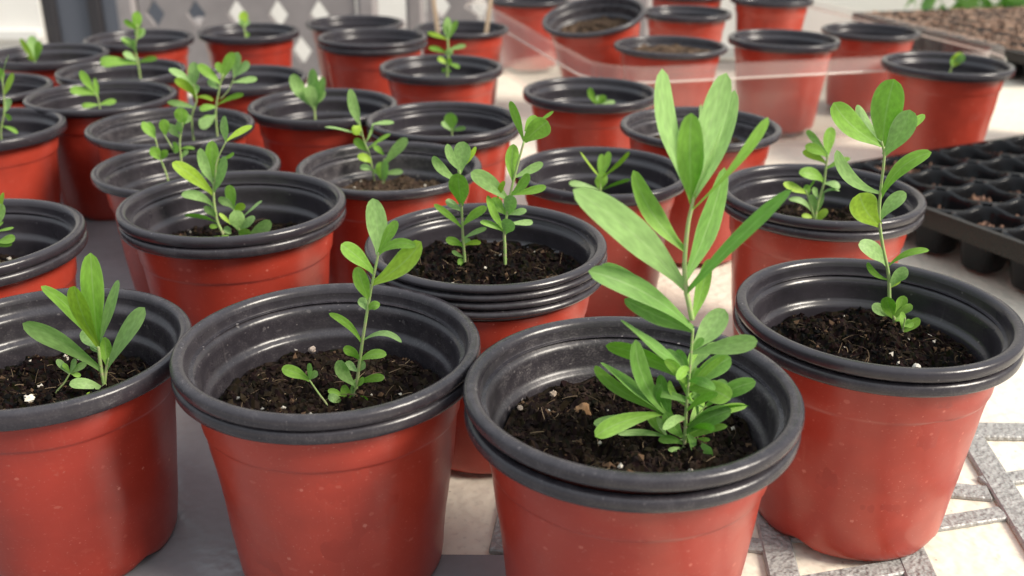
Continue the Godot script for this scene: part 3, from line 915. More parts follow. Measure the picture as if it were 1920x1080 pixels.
# label, root, pot, stems [radius, points ...], leaves [base, middle, tip, width, place of the widest, roll] in millimetres from the root
const PLANTS := [
	["tallest plant, long upright green leaves, rooted in the front right double pot", Vector3(0.0689, 0.0812, -0.3384), "C",
		[[0.77,0,-6,0,0,0,0,-0.2,9.2,0,-0.5,16.6,0,-0.5,29.1,0,-0.5,40,0,-0.6,52.5,0], [1.04,-1.2,56.2,0,-3,63,0,-4.4,68.1,0,-5.6,76.4,0,-5.9,84,0,-5.6,94.6,0,-4.8,100.9,0,-4.7,107.1,0], [0.35,0.1,2.4,0,-3,9.2,0,-8.7,15.8,0], [0.35,0.3,3.8,0,3.1,13.3,0,7.2,19.3,0], [0.29,0,3.8,0,-5.6,3.7,0,-10.6,9.1,0]],
		[[-4.8,102,0,-13.7,123.6,-8.8,-16.6,146.9,-14.2,13.8,0.5,-62], [-4.8,102,0,-7.7,119.7,4.4,-8.9,136.2,7,8.6,0.5,-6], [-4.7,104.3,0,0.6,124.6,-10.2,6.7,145.2,-16.5,9.4,0.58,-25], [-4.8,103.2,0,5.2,119.4,-13.1,11.3,138.1,-21.2,6.6,0.55,18], [-4.8,103.7,0,-1.5,119.2,5.1,1.6,133.1,8.3,7.3,0.5,-62], [-5,99.2,0,7.7,117.1,3.8,17.3,134.8,6.1,6.1,0.78,-62], [-5.9,84,0,-18,96.6,-3.1,-25.9,112.5,-5,8.2,0.55,-26], [-4.5,68.8,0,-26.4,93.8,9.5,-48.4,111.6,15.3,10.5,0.5,-4], [-5.1,72.6,0,4.1,90.7,-11.1,9.4,110.1,-17.8,9,0.5,-24], [-4.2,67.2,0,10.8,92.1,9.3,25.9,112.1,15.1,8.4,0.6,62], [-0.6,52.5,0,-20.9,69.7,5.6,-41.6,79.2,9.1,8.2,0.65,-25], [-0.6,52.5,0,-18.5,62.8,-9.7,-34.3,72.1,-15.6,6.6,0.65,4], [-0.6,51.4,0,-16.2,59.3,2.1,-27.5,66,3.4,5.8,0.4,25], [-1.2,56.2,0,2.7,65.8,-6.1,5,76.9,-9.9,4.7,0.55,7], [-0.5,43.4,0,6.6,50.3,-4,12.2,57.6,-6.5,8,0.6,5], [-0.5,42.3,0,11.6,46.3,2.1,23.3,49.1,3.4,7.4,0.72,-25], [-0.5,33,0,-15.3,46,2.7,-28.6,57.7,4.4,8.5,0.5,-62], [-0.5,30.1,0,-16.8,37.6,-5.3,-32.3,40.8,-8.5,7.2,0.68,27], [-8.2,15.2,0,-18.8,34,6.5,-23.5,52.8,10.5,6.4,0.55,-25], [-8.7,15.8,0,-13.1,24.2,2.9,-11.5,31.2,4.6,3.4,0.7,20], [-8.7,15.8,0,-23.3,30.4,4.9,-35.6,41.6,7.8,7.8,0.5,-62], [-8.7,15.8,0,-27.9,26.9,0,-36.8,36.5,0,4.2,0.5,2], [-8.7,15.8,0,-25.5,16.3,7.3,-36.7,12.1,11.8,6.2,0.66,4], [-8.7,15.8,0,-26.3,14.2,1.7,-36.7,12.3,2.8,3.4,0.7,3], [-0.5,26.8,0,7.7,34,-1.6,15.4,39.1,-2.5,6.9,0.68,10], [-0.5,27.9,0,6.4,33.8,-3.1,12.6,38.1,-5.1,5.9,0.6,-22], [7.3,24.6,0,10.7,27.6,0.7,14,30.5,1.2,4.6,0.65,4], [-0.5,26.8,0,8.1,28.1,3.8,14.7,25.5,6.1,8.1,0.6,-17], [6.8,18.8,0,14.8,26.9,1.8,24.6,31.6,3,6.2,0.6,-23], [-0.3,9.9,0,10.3,20.3,4.2,22.4,23.3,6.8,5.8,0.55,-62], [-0.2,6.7,0,7.1,15.9,4.1,15.5,21.2,6.6,6.2,0.6,7], [0.8,5.5,0,5.5,8.8,0,10.9,10.6,0,3.7,0.6,0], [1.1,6.4,0,4.3,4.3,7.9,8.6,3.3,12.9,6.6,0.78,2], [-0,1.7,0,-6.1,4.8,1.5,-10.9,4.8,2.4,3.5,0.6,16], [-1,4.9,0,-5.7,11.8,2.9,-9.5,18.6,4.7,5.4,0.6,-2], [-6.6,13.4,0,-9.2,22.5,-1.4,-11.2,31.6,-2.3,4.8,0.5,24], [-0.5,18.9,0,-6,24.3,-0.8,-7.7,29.6,-1.3,2.5,0.62,-14], [-0.5,34,0,-3.1,37.7,-1.8,-5,42.3,-2.9,3.9,0.62,16], [-0.5,29.1,0,-3.3,32.5,-2,-3.9,36.4,-3.2,3.6,0.62,-11], [-0.5,43.4,0,1.9,46.1,-0,3.1,48.8,-0,2.7,0.62,-9], [-0.5,29.1,0,2.6,32.5,-0.2,4.2,35.7,-0.3,2.8,0.62,6], [-6.9,5.2,0,-11.2,8.8,-3,-14.9,13.6,-4.9,3.5,0.62,1], [-7.4,5.7,0,-9.3,8.8,-1.7,-11.1,12.9,-2.7,2.1,0.62,-9], [0,0,0,-4.2,2.3,4.7,-7.6,3.3,6.4,1.9,0.62,-4], [0.1,2.4,0,5,5.1,2.3,9.1,6.2,3.8,1.9,0.62,-24], [-0.2,3,0,7.2,10.1,3.1,14.7,13.8,6.3,2.9,0.58,4], [-6.5,4.7,0,-17.1,9.3,3.8,-27.6,10.6,7.5,2.4,0.58,13], [1.1,6.4,0,5.3,11.5,-7.9,9.5,13.3,-15.9,3.8,0.58,-1], [1.6,8.1,0,4.2,16.1,10.1,6.8,20.8,20.1,3.3,0.58,-14], [-3.5,9.8,0,-9.8,19.6,-4,-16,25.9,-8.1,3.1,0.58,10], [2.6,11.5,0,13.3,16,-1.8,24,17.1,-3.6,3.5,0.58,4], [-0.4,13.2,0,-6,17,7.2,-11.7,17.3,14.4,3.6,0.58,-1], [4.2,14.9,0,3.6,24.7,-7.3,3.1,31.1,-14.6,3.4,0.58,17], [-0.5,16.6,0,4.3,24.8,4.5,9.2,29.6,9.1,3,0.58,17], [6.5,18.2,0,-4.6,23,-0.1,-15.7,24.5,-0.2,2.6,0.58,-11], [-0.5,20,0,7,27.4,-6.7,14.4,31.5,-13.5,3.3,0.58,-8], [-0.5,22.3,0,-1.3,28.3,8.4,-2.1,30.9,16.8,2.9,0.58,3], [-0.5,23.4,0,-4.3,32.2,-5,-8.1,37.7,-10.1,3.4,0.58,17], [-0.5,25.7,0,5.8,35.7,1.2,12.1,42.3,2.3,3.3,0.58,-13], [-0.5,26.8,0,-6,36.6,3.4,-11.4,42.9,6.8,3.7,0.58,3], [-0.5,27.9,0,2,33,-8.9,4.5,34.7,-17.7,3.6,0.58,3], [-0.5,30.1,0,3.1,33.6,6.9,6.6,33.8,13.9,3.6,0.58,20], [-0.5,32,0,-5.1,38.5,-1.8,-9.8,41.5,-3.5,3,0.58,-14], [-0.5,34,0,4.7,40.8,-2.1,9.9,44.2,-4.2,3.6,0.58,-18], [-0.5,35,0,-4.2,38.7,7.8,-7.9,39,15.6,3.4,0.58,-7]]],
	["broad paddle leaved seedling in the front pot at the left edge", Vector3(-0.1909, 0.0645, -0.4103), "A",
		[[1.18,0,-6,0,0,0,0,-0,6.7,0,-0.2,11.4,0,-0,17.6,0,0.3,23.7,0], [0.91,0.1,4.4,0,2.1,11.4,0,4.4,17.6,0]],
		[[0.2,23.2,0,1.9,46.9,0,4.2,69.9,0,9.2,0.6,3], [-0.2,11.4,0,-11.4,29.3,8.5,-24.9,41.7,13.8,9.6,0.68,16], [2.1,11.4,0,14,29.4,2.8,26.3,45.5,4.5,7.3,0.66,18], [3,13.7,0,2.8,20.5,-1.1,3.6,27.5,-1.7,5.8,0.6,-9], [0.3,23.7,0,-6.7,43.8,4.4,-17,56.7,7.2,5.5,0.5,-8], [0.3,23.7,0,-0.9,42.5,6.9,-0.3,58.6,11.1,8.7,0.65,0], [0.3,23.7,0,8.2,43,-2.1,13.3,55.4,-3.3,5.2,0.5,17], [0.2,22.1,0,-4,25.9,-3.2,-6.9,30.3,-5.1,7,0.6,-24], [-0,0.6,0,-6.2,6,3.9,-13.3,6.9,6.3,4.7,0.65,-23], [0,0,0,-3,2.4,7.1,-4.9,3.1,9.2,2.3,0.62,11], [0.1,20.4,0,-2.7,22,-0.8,-3,23.5,-1.3,2,0.62,13]]],
	["tiny dark seedling with thin bent stem beside the broad leaved one, left edge pot", Vector3(-0.2132, 0.0645, -0.4078), "A",
		[[0.49,0,-6,0,0,0,0,4.8,5.6,0,8.5,11,0]],
		[[8.1,10.5,0,5.4,13.8,-1,2.7,17.1,-1.6,2.9,0.62,4], [8.5,11,0,13.3,14.3,0.9,17.6,17.3,1.4,2.9,0.62,-3], [8.5,11,0,10.9,15.2,0.9,13.1,19.1,1.4,2.8,0.62,22], [8.5,11,0,10.8,9.9,-0.4,13,9.2,-0.7,2.1,0.62,25], [8.5,11,0,7.2,13.5,-0.4,5.5,15.3,-0.7,2.1,0.62,6], [8.5,11,0,11.5,13,-0,13.8,14.2,-0,2.6,0.62,-16]]],
	["slender tall seedling with paired leaves in the front centre double pot", Vector3(-0.0697, 0.0739, -0.3878), "B",
		[[0.83,0,-6,0,0,0,0,2.1,12.6,0,4.7,27.9,0,7.8,43.8,0,10.7,57.3,0,13.9,70.5,0]],
		[[13.6,69.3,0,13.5,81.3,-2,12,93,-3.3,7.8,0.55,-12], [13.9,70.5,0,18.4,78.9,2,22.6,85.5,3.2,4.2,0.62,-6], [10.4,56.1,0,23,66.3,4.6,32.5,78.1,7.4,8.9,0.6,23], [13.6,69.3,0,21.7,75.9,4.1,30.3,75.7,6.5,3.9,0.6,0], [11.5,60.9,0,5.6,69.4,3,-0.8,75.7,4.9,6.2,0.65,-19], [8.8,48.7,0,6.8,57.4,3.2,5.7,66,5.1,5.9,0.6,-6], [7.8,43.8,0,6.1,46.6,-0.7,4.8,49.1,-1.2,3.7,0.62,-20], [7.8,43.8,0,10.5,46.6,1.4,13.5,46.8,2.3,3.5,0.62,-4], [4.7,27.9,0,-0.6,37.7,1.6,-8.3,43.3,2.5,3.1,0.6,3], [5,29.3,0,14.7,34.2,2.6,22.4,30.6,4.1,2.3,0.6,12], [3.3,19.5,0,0.6,24.2,1.5,-3.1,27,2.4,4.4,0.6,27], [3.3,19.5,0,9.2,23.1,1,15.3,23.2,1.6,3.9,0.6,10], [1.1,6.9,0,-3.8,14.8,2.8,-3.9,22,4.5,5.4,0.6,-7], [2.3,14,0,-0.8,15.9,-1,-2.9,18.4,-1.6,3.2,0.62,-23], [1.3,8,0,8.3,11.7,1.8,14.1,12.7,2.9,3.5,0.65,-20], [0,0,0,3.4,2.3,2.9,6.7,3.3,4.9,3.1,0.62,-27], [-5,1.5,0,-8,4.3,1.4,-11.4,5.6,2.3,2.6,0.62,-18], [-5.7,-2,0,-7.8,2.3,3.6,-11.2,3.4,3.4,3.5,0.62,-20], [0,0,0,-3.5,3,0.2,-3.7,7.5,0.2,3.9,0.62,6], [0,0,0,-0.3,4.4,-1,0.8,9.6,-1.6,3.2,0.62,-21], [1.1,6.9,0,3.2,9.3,1.1,5,12,1.7,2.7,0.62,25], [2.3,14,0,4,16.9,0.4,5.7,19.1,0.7,3.2,0.62,13]]],
	["small three leaved sprout left of the slender tall seedling, front centre pot", Vector3(-0.0809, 0.0739, -0.3818), "B",
		[[0.55,0,-6,0,0,0,0,-3.5,6.4,0,-7.1,13.1,0]],
		[[-6.7,12.5,0,-12.2,17,1.1,-18.2,19.3,1.7,4.8,0.65,-2], [-7.1,13.1,0,-6.2,18,1.5,-5.5,22.5,2.5,2.7,0.62,25], [-7.1,13.1,0,-4.9,15.7,0.5,-3,17.6,0.8,2.7,0.62,3]]],
	["left of two seedlings in the stacked pot, yellow green round tip leaf", Vector3(-0.0260, 0.0881, -0.5117), "E",
		[[0.84,0,-6,0,0,0,0,-0.5,8.5,0,-1.1,17.4,0,-1.6,35.7,0,-2.4,55.5,0]],
		[[-2.3,53.7,0,-1.2,62.4,0,0.2,71,0,8.2,0.66,-6], [-2.4,55.5,0,-6.5,62.3,1.3,-8.5,70.2,2.1,4.3,0.62,-6], [-2.1,48.3,0,-11.2,56.4,2.9,-15.5,64.5,4.7,4.8,0.62,-1], [-2.4,55.5,0,3,62.2,-0.8,6.3,68,-1.3,2.7,0.62,-17], [-1.6,35.7,0,-2.4,45.8,3.6,-2.8,55.3,5.8,10.3,0.55,27], [-1.5,32.4,0,-6.1,35.7,-0.3,-10.2,38.3,-0.5,4.4,0.62,-22], [-1.2,22.4,0,-8.3,31.1,3.3,-16.1,37.9,5.3,3.2,0.62,6], [-1.3,24,0,4.9,29.9,-1.3,12,34.1,-2.1,4.6,0.6,-22], [-1,16.5,0,5.9,20.6,0.5,12,23.1,0.8,2.5,0.62,2], [-0.7,11.7,0,-5.4,15.3,1.7,-10.4,16.8,2.7,4.3,0.62,25], [-0.8,12.5,0,4.4,14.5,0.6,8.8,14.3,0.9,2.8,0.62,-24], [-0.8,12.5,0,0.7,14.4,-0.7,1.3,16.5,-1.2,3.9,0.62,-7], [-0.3,5.4,0,-4.1,7.4,0.5,-7,9.8,0.9,2.3,0.62,26], [-0,0.8,0,-2.1,2.5,0.3,-4.3,3.1,0.4,3.9,0.62,-1]]],
	["right of two seedlings in the stacked pot, bare pale lower stem", Vector3(-0.0038, 0.0881, -0.5060), "E",
		[[0.92,0,-6,0,0,0,0,-0.2,13.8,0,-0.4,23.5,0,2.5,43.5,0,5.1,55.5,0,9.5,72.8,0]],
		[[9.5,72.8,0,15.3,78.7,1.4,21.7,84.1,2.3,10.7,0.7,-22], [10.1,78.1,0,13,81.8,-1.7,16.6,85,-2.7,5.7,0.65,-1], [9.5,72.8,0,5.4,85.5,0,2.2,93.9,0,4.3,0.5,27], [17,83.5,0,20.8,86.1,-0.1,24.5,88.8,-0.2,1.7,0.62,-11], [4.2,51.1,0,3.2,61,-1.6,4.1,70.7,-2.6,7.1,0.6,-20], [2.5,43.5,0,8.6,49.7,2.1,12.1,56.6,3.4,4.9,0.62,13], [4.6,53.3,0,12.8,57.1,-1.3,19.7,60.7,-2.1,4.2,0.62,-1], [2.5,43.5,0,13.5,46.5,1.4,21.5,49,2.2,3.9,0.62,11], [2,39.8,0,-8.1,51,3.9,-18.1,57.7,6.2,7.8,0.6,1], [-0.4,23.5,0,-6.2,34,1.7,-9.5,44.2,2.7,4,0.5,-17], [-4.2,41.5,0,-2.8,47.5,2.6,-0.6,52.7,4.3,2.8,0.62,-8], [0.9,32.6,0,2.5,38.8,2.2,3.4,44.6,3.5,6.9,0.6,11], [0.9,32.6,0,6.9,34.8,2.2,11.3,35.8,3.5,3.6,0.62,14], [-0.4,22.6,0,-6.9,26.9,1.1,-13.6,28.9,1.8,3.2,0.65,-11], [-0.3,21.8,0,1.3,26.7,2.2,2.6,31,3.6,7.3,0.6,8], [0.2,27.1,0,9.4,27.1,-2.6,14.9,26.7,-4.1,3.1,0.62,19], [0.9,32.6,0,-4.2,37.1,-1.6,-5.6,41.6,-2.6,5.7,0.62,1]]],
	["spindly seedling with curved stem in the right front double pot", Vector3(0.1974, 0.0774, -0.4636), "D",
		[[1.02,0,-6,0,0,0,0,-4.5,11.1,0,-7.8,27.4,0,-12.8,42,0,-16.8,56.3,0,-18.4,70.3,0,-19.4,88.8,0,-22,96.1,0]],
		[[-21,93.4,0,-21.8,109.8,0,-20.5,125.7,0,13.4,0.62,23], [-21.3,94.1,0,-37.2,103.7,2.6,-48.5,115.5,4.2,10,0.6,-8], [-22,96.1,0,-30,104.7,-3.1,-34.3,112.4,-5,5.3,0.62,-16], [-19.7,89.5,0,-15.4,101.3,4.1,-13.6,112.9,6.7,9.9,0.62,2], [-21.3,94.1,0,-8.9,102.2,-3.4,-1,107.7,-5.6,3.8,0.62,0], [-18.4,70.3,0,-34.8,78.6,2.5,-44,92.8,4,5.6,0.6,8], [-18.1,67.7,0,-12.3,84.1,4.2,0,92.7,6.8,6.4,0.62,6], [-16.1,53.7,0,-25.7,62.6,4.7,-31.3,72.6,7.6,12.2,0.68,16], [-16.8,56.3,0,-12.5,65.1,0.7,-6.3,70.7,1.2,6.3,0.62,14], [-9.7,32.7,0,-17.9,41,2.8,-26.9,44.9,4.4,8.2,0.6,-17], [-9.2,31.4,0,-1.4,39.5,1.8,9.1,41.8,3,3.2,0.62,-15], [-7.2,24.5,0,-14.5,27.7,-0.8,-18.9,33.6,-1.2,2.7,0.62,17], [-6.3,20,0,-3.5,26.8,1,0.9,30.9,1.7,6.4,0.62,-17], [-6.3,20,0,-3.3,22.9,-0,-1.5,25,-0,2.3,0.62,13], [-1.2,3,0,-5.9,10.5,3.2,-9,17.5,5.2,6.4,0.62,16], [-1.2,3,0,0.7,9.7,-0.2,2,15.8,-0.3,5.6,0.62,-17], [-1.6,4,0,2.9,8.2,0.6,6.7,10.9,1,3.9,0.62,-9], [-1.6,4,0,-8.7,8.5,2.1,-15,11.8,3.4,5.2,0.62,12], [-1.2,3,0,0.2,3.4,0.5,3,3.2,0.8,4.5,0.62,27]]],
	["little forked side sprout at the foot of the curved stem seedling", Vector3(0.1963, 0.0774, -0.4505), "D",
		[[0.62,0,-6,0,0,0,0,-0.1,6.2,0,-0.1,9.6,0]],
		[[-0,1.1,0,0.2,6,-2.5,-0.7,11.1,-4.1,3.5,0.62,-22], [-0,1.1,0,3.8,5.6,-0.2,7.6,8.8,-0.3,5,0.62,-9], [-0.1,5,0,2,6.2,-0,4,7.5,-0.1,4.2,0.62,27]]],
	["bushy left seedling in the second row double pot", Vector3(-0.1834, 0.0746, -0.5939), "F",
		[[1.14,0,-6,0,0,0,0,-3.1,9.3,0,-3.9,22.6,0,-2.6,35.7,0], [0.62,-1.9,34.3,0,0.7,48.6,0,7.9,61.7,0]],
		[[-2.8,33.3,0,-2.8,47.2,-2.3,-1.7,61.1,-3.7,7.8,0.6,6], [-2.7,34.5,0,-6.4,46.2,1.9,-7.3,58.1,3.1,5.8,0.55,-28], [-3.2,29.7,0,3.5,41.7,2.8,7.8,53.4,4.5,7.4,0.6,23], [-3.4,27.3,0,-12.8,40.7,5.2,-23.9,50.4,8.4,7.8,0.6,-9], [-3.7,19,0,-11.6,27.5,3.5,-21.9,28.8,5.6,5.5,0.62,8], [-3.3,11.7,0,-5.9,16.9,1.7,-9.6,20.3,2.8,4.8,0.62,19], [-2.8,8.4,0,-12.3,13.9,1.7,-22.5,14.2,2.7,5.6,0.62,62], [7.9,61.7,0,7.8,69.5,0,8.8,77.6,0,5.3,0.5,16], [7.9,61.7,0,15.1,66.2,-4.5,23,69.5,-7.3,4.2,0.62,14], [5.2,8,0,1.9,11.6,-0.1,-1.5,15.2,-0.2,2.5,0.62,-18], [1.4,49.8,0,8.4,52.2,1.6,12.6,55.5,2.5,2,0.62,-9], [-2,5.9,0,-5,6.9,1,-8,6.6,1.7,2.9,0.62,17], [0,0,0,-1.9,2.8,12.4,-3.1,3.1,20.7,2.7,0.62,26], [-1.4,36.9,0,-6.3,40.4,-0.5,-8.9,43,-0.7,3.7,0.62,-6]]],
	["low right seedling with broad leaf at the rim, second row double pot", Vector3(-0.1680, 0.0746, -0.5818), "F",
		[[1.12,0,-6,0,0,0,0,-2.3,11.4,0,-3.7,22.3,0]],
		[[-3.7,22.3,0,-4.8,29.5,-1.3,-5.3,37.1,-2,7.1,0.6,25], [-3.7,22.3,0,-7.3,26.9,0.9,-12.4,28.9,1.4,5,0.65,13], [-3.5,20.3,0,-0,23.7,1.3,4.3,25.3,2.2,4.7,0.6,-18], [-1.7,8.3,0,-1.7,15.4,2.1,-3.3,22.1,3.4,8.8,0.6,-21], [0,0,0,11.3,8.7,3.2,19.1,17,5.1,7.3,0.6,-20], [-1.7,8.3,0,4.7,14.2,2.5,10,17.9,4.1,5.6,0.62,17], [-2.6,13.4,0,6.2,20.9,-2.8,13,26.2,-4.5,3.7,0.62,62], [-0.2,1,0,-6.4,3.7,2.2,-12.8,4.9,3.6,3.3,0.62,9], [-0.2,1,0,2,6,2,2.3,10.8,3.2,7.2,0.62,-8], [-7.2,5.5,0,-8.8,8,0.2,-10.5,10.6,0.3,4.1,0.62,-21]]],
	["two stemmed grey green seedling in the pot beside the black tray", Vector3(0.2010, 0.0731, -0.6244), "L",
		[[1.1,0,-6,0,0,0,0,-0.4,13.8,0,2.1,28.8,0,2.1,40.7,0,2.2,49,0], [0.83,-1,5.1,0,-5.6,17.3,0,-9.3,25.1,0]],
		[[2.1,46,0,1.9,56.5,-1.7,3,66.7,-2.8,8.4,0.66,-27], [2.2,49,0,-7.5,59.1,1.4,-13.9,65.8,2.3,4.2,0.62,26], [2.1,47.5,0,-6.3,53.2,2.6,-14.5,55.8,4.1,5.9,0.6,8], [2.1,42.9,0,-5.1,47.4,-2.8,-13.1,49.7,-4.5,5.1,0.62,1], [2.1,39.6,0,9.2,44.5,1.4,16.4,47.3,2.2,4.1,0.62,24], [2.1,30.9,0,-6.7,36.9,2.8,-16.1,37.7,4.5,7.3,0.6,-4], [2.1,29.8,0,8.1,29.7,1.5,12.1,27.5,2.4,5,0.62,21], [1,21.9,0,6.6,26,0.9,12.7,25.1,1.5,1.7,0.62,18], [-8.3,23,0,-17.2,27.3,2.6,-25.6,30.6,4.3,6,0.6,-16], [-7.3,20.9,0,-7.9,24.4,-1.1,-9.2,28.1,-1.8,5.2,0.62,-12], [-2.7,9.5,0,-10.5,17.6,1.4,-20.1,19.4,2.3,3.8,0.62,-15], [0.5,19.2,0,-2.9,23.9,0.3,-3.6,27.5,0.5,3.8,0.62,-13], [-9,24.4,0,-5.7,28.6,-0.4,-4.2,32.1,-0.6,1.5,0.62,-21], [-0.1,2.5,0,2.6,8,1,6.6,12.2,1.6,4.8,0.62,23], [-1.4,6.2,0,-6.2,7.6,1.2,-10,7.5,1.9,3.3,0.62,-8], [-0.1,2.5,0,2.3,3.7,1.5,5.1,3.1,2.4,3.3,0.62,-2], [-0.2,7.5,0,-2.8,15.4,0.7,-5.9,22.7,1.1,4.8,0.62,23], [-0.2,8.8,0,1.7,16.4,-0.7,2,24.2,-1.1,3.3,0.62,23]]],
	["thin reddish stalked left seedling in the fourth row pot, spear leaf on top", Vector3(-0.1037, 0.0700, -0.7208), "J",
		[[0.7,0,-6,0,0,0,0,-1.4,8.5,0,-3.2,22.9,0,-6.5,32.4,0,-8.4,41.8,0,-9.9,48,0]],
		[[-9.2,45.2,0,-13,58.5,0,-14.7,72.1,0,6.9,0.5,0], [-9.2,45.2,0,-11,42.9,2.2,-14.4,40.3,3.6,6.6,0.6,2], [-7.5,37.6,0,-23.2,43,3.8,-34.2,45.1,6.2,5,0.7,-62], [-4.1,25.5,0,-9.3,30.2,-1.1,-14.4,34.3,-1.8,6.2,0.62,21], [-6.2,31.6,0,-2.3,38.6,-2.2,-0.3,44.9,-3.6,3,0.62,-62], [-0.5,45.8,0,7.4,46.6,-2.7,15.5,46.4,-4.4,3.1,0.62,15], [-4.7,27.3,0,5.1,34.2,-1.4,12.7,38.3,-2.3,2.5,0.62,-20], [-2.4,16.4,0,-5.3,20.7,2.3,-11.9,22.7,3.7,5.7,0.62,-20], [7.3,22.6,0,4.2,27.1,1.7,0.3,30.5,2.7,3.8,0.62,7], [-1.7,11.1,0,-6.3,12.7,-0.8,-11.2,12.9,-1.3,5.2,0.62,-21]]],
	["stout right seedling leaning outward in the fourth row pot", Vector3(-0.0975, 0.0700, -0.7197), "J",
		[[1.25,-0,-6,0,-0,-0,0,0,12.9,0,1.9,20.2,0]],
		[[0.5,14.9,0,9.7,26.5,2.2,19.5,37.1,3.6,7.2,0.68,-25], [0,8.2,0,8.4,10.6,2.2,15.5,11.3,3.6,4,0.62,10], [0,2.4,0,-1,10,0.3,-1.6,17.9,0.4,7.4,0.62,-1], [0,1.2,0,1.9,10.9,2.6,3.5,19.8,4.2,6.2,0.62,21], [0,7.1,0,-5.5,9.1,-2,-8.6,11.1,-3.2,2.6,0.62,-17]]],
	["wispy seedling with two bent stalks, left side of its pot in the third row", Vector3(-0.2505, 0.0605, -0.6940), "H",
		[[0.85,0,-6,0,0,20.7,0,-3,35.1,0,-5,51.2,0], [0.66,7.1,41.8,0,1.8,54,0], [0.85,11.6,31.9,0,12.1,47.5,0,16.3,62.5,0]],
		[[-5,51.2,0,-8.8,56.8,1.2,-11.8,63.2,2,5.6,0.62,-26], [-5,51.2,0,-7.5,56,-3.1,-10.3,61.5,-5,4.5,0.62,-3], [-3,35.1,0,-5.2,40.1,1.8,-6.7,45.3,2.9,6.7,0.62,-26], [-3,35.1,0,0.2,39.4,1.8,2.2,43.5,2.8,4.6,0.62,-24], [2.2,52.9,0,3,59.2,1,3.7,65.1,1.5,6.5,0.62,-10], [7.1,41.8,0,9.1,43.9,1.3,10.8,48.1,2.1,8.8,0.62,27], [15.5,59.8,0,15.7,66.4,0,16.5,73.1,0,8.9,0.6,6], [15.9,61.1,0,18.7,64.5,-1.4,21,67.5,-2.2,5.2,0.62,-12], [11.8,36.1,0,14.4,39.7,0,17.7,41.9,0.1,3.4,0.62,17], [12,43.3,0,17.5,44.3,0,22.5,43.4,0.1,2.1,0.62,-14], [13.2,51.6,0,8.8,56.9,0.1,7.4,61.5,0.2,6.5,0.62,21], [14,54.3,0,14,59.2,1.9,15.7,63.2,3,5.6,0.62,24]]],
	["leggy left seedling of the pair arching over the fourth row pot", Vector3(-0.2643, 0.0641, -0.8051), "I",
		[[0.97,0,-6,0,0,33,0,5.9,49.5,0,5.2,59,0,5.2,63.1,0]],
		[[5.7,51.2,0,0.9,61.9,3.7,-8,67.4,6,7.4,0.6,22], [5.2,61.2,0,-2.5,69.7,2.1,-12.4,75.6,3.3,6,0.62,-17], [5.2,61.2,0,5.6,70.6,-1.6,7.5,80.2,-2.7,9,0.6,-3], [5.6,53.8,0,5.9,58.4,-0.5,6,63,-0.7,5.8,0.62,-6], [5.7,52.1,0,13.5,53,1.2,20.4,50.1,2,3.1,0.62,-10], [3.7,43.5,0,-6.2,47.1,1.9,-17.1,48.5,3,4.8,0.62,10]]],
	["leggy right seedling of the pair with spread crown, fourth row pot", Vector3(-0.2442, 0.0641, -0.8051), "I",
		[[0.97,0,-6,0,0,36.4,0,5.1,58.1,0,9.9,71.6,0], [0.54,5,50.7,0,12.6,58.1,0,19,69.6,0]],
		[[8.2,66.7,0,13.5,77.8,0,20,88.6,0,8,0.6,-4], [6.9,63,0,-0.8,72,2,-9,79.3,3.2,7.1,0.62,-16], [5.6,59.3,0,0.5,62.5,-1.3,-3.8,65.9,-2.1,5.1,0.62,-21], [18.5,68.6,0,20.7,78.6,-1.7,22.8,88.6,-2.8,8.2,0.6,16], [19,69.6,0,26.1,75.8,1.3,32.6,81.4,2.2,7.6,0.62,25], [9.5,70.4,0,7.8,75.9,1,6.2,81.1,1.5,5.2,0.62,-7], [1.9,44.3,0,-4.5,44.8,2.4,-11.5,43.1,3.9,5.3,0.62,-14], [2.3,46.2,0,12.6,51.3,-4.5,22.9,53.5,-7.3,5,0.62,-62], [0,36.4,0,-5.2,34.5,3,-9.5,30.5,4.8,8,0.62,-6], [0.5,38.3,0,-5.8,33.4,3.9,-12.7,30.9,6.3,8.6,0.75,-1], [16.1,64.4,0,26.5,65.7,-3.2,35.7,66.6,-5.1,5.3,0.62,27]]],
	["upright tuft of short leaves in the fifth row centre pot", Vector3(-0.1789, 0.0641, -0.8851), "P",
		[[1.29,0,-6,0,0,22,0,0,26.8,0,0.2,33.2,0]],
		[[0,23.7,0,1.1,42.4,0,1.2,61,0,12.3,0.55,19], [0,26.8,0,-11,41.4,2.7,-15.5,57,4.4,10.6,0.62,-19], [0,25.9,0,5.8,39.8,-1.1,9.8,53.6,-1.8,7.1,0.62,1], [0,25,0,-1.1,36.4,3.5,-2.7,47.1,5.7,10.1,0.62,-9], [0.1,28.6,0,5.2,35.1,-2.6,7.8,42,-4.2,6.9,0.62,-10]]],
	["small seedling with one pale flat leaf in the left fifth row pot", Vector3(-0.3844, 0.0621, -0.9147), "R",
		[[0.83,0,-6,0,0,22.4,0,-0.6,29.3,0,-3.3,34.8,0]],
		[[-2.8,33.8,0,-6.7,44.1,3,-10,54.8,4.9,6.6,0.62,-27], [-1.8,31.8,0,-11.7,35.8,3.9,-22.3,36.9,6.2,7.8,0.7,3], [-0.5,28.1,0,-0.7,37.5,-0.7,-0.9,46.9,-1.1,3.9,0.62,-27], [0,22.4,0,-7.6,22.6,3.6,-14,22.3,5.8,4.5,0.62,-9], [0,22.4,0,7.6,24,-2.5,14.7,24.9,-4,5.2,0.62,7]]],
	["tall soft seedling standing out against the grey door", Vector3(-0.3917, 0.0640, -1.0450), "T",
		[[1.25,0,-6,0,0,34.1,0,-1.1,48.3,0,2.7,63.4,0,4.7,74.4,0]],
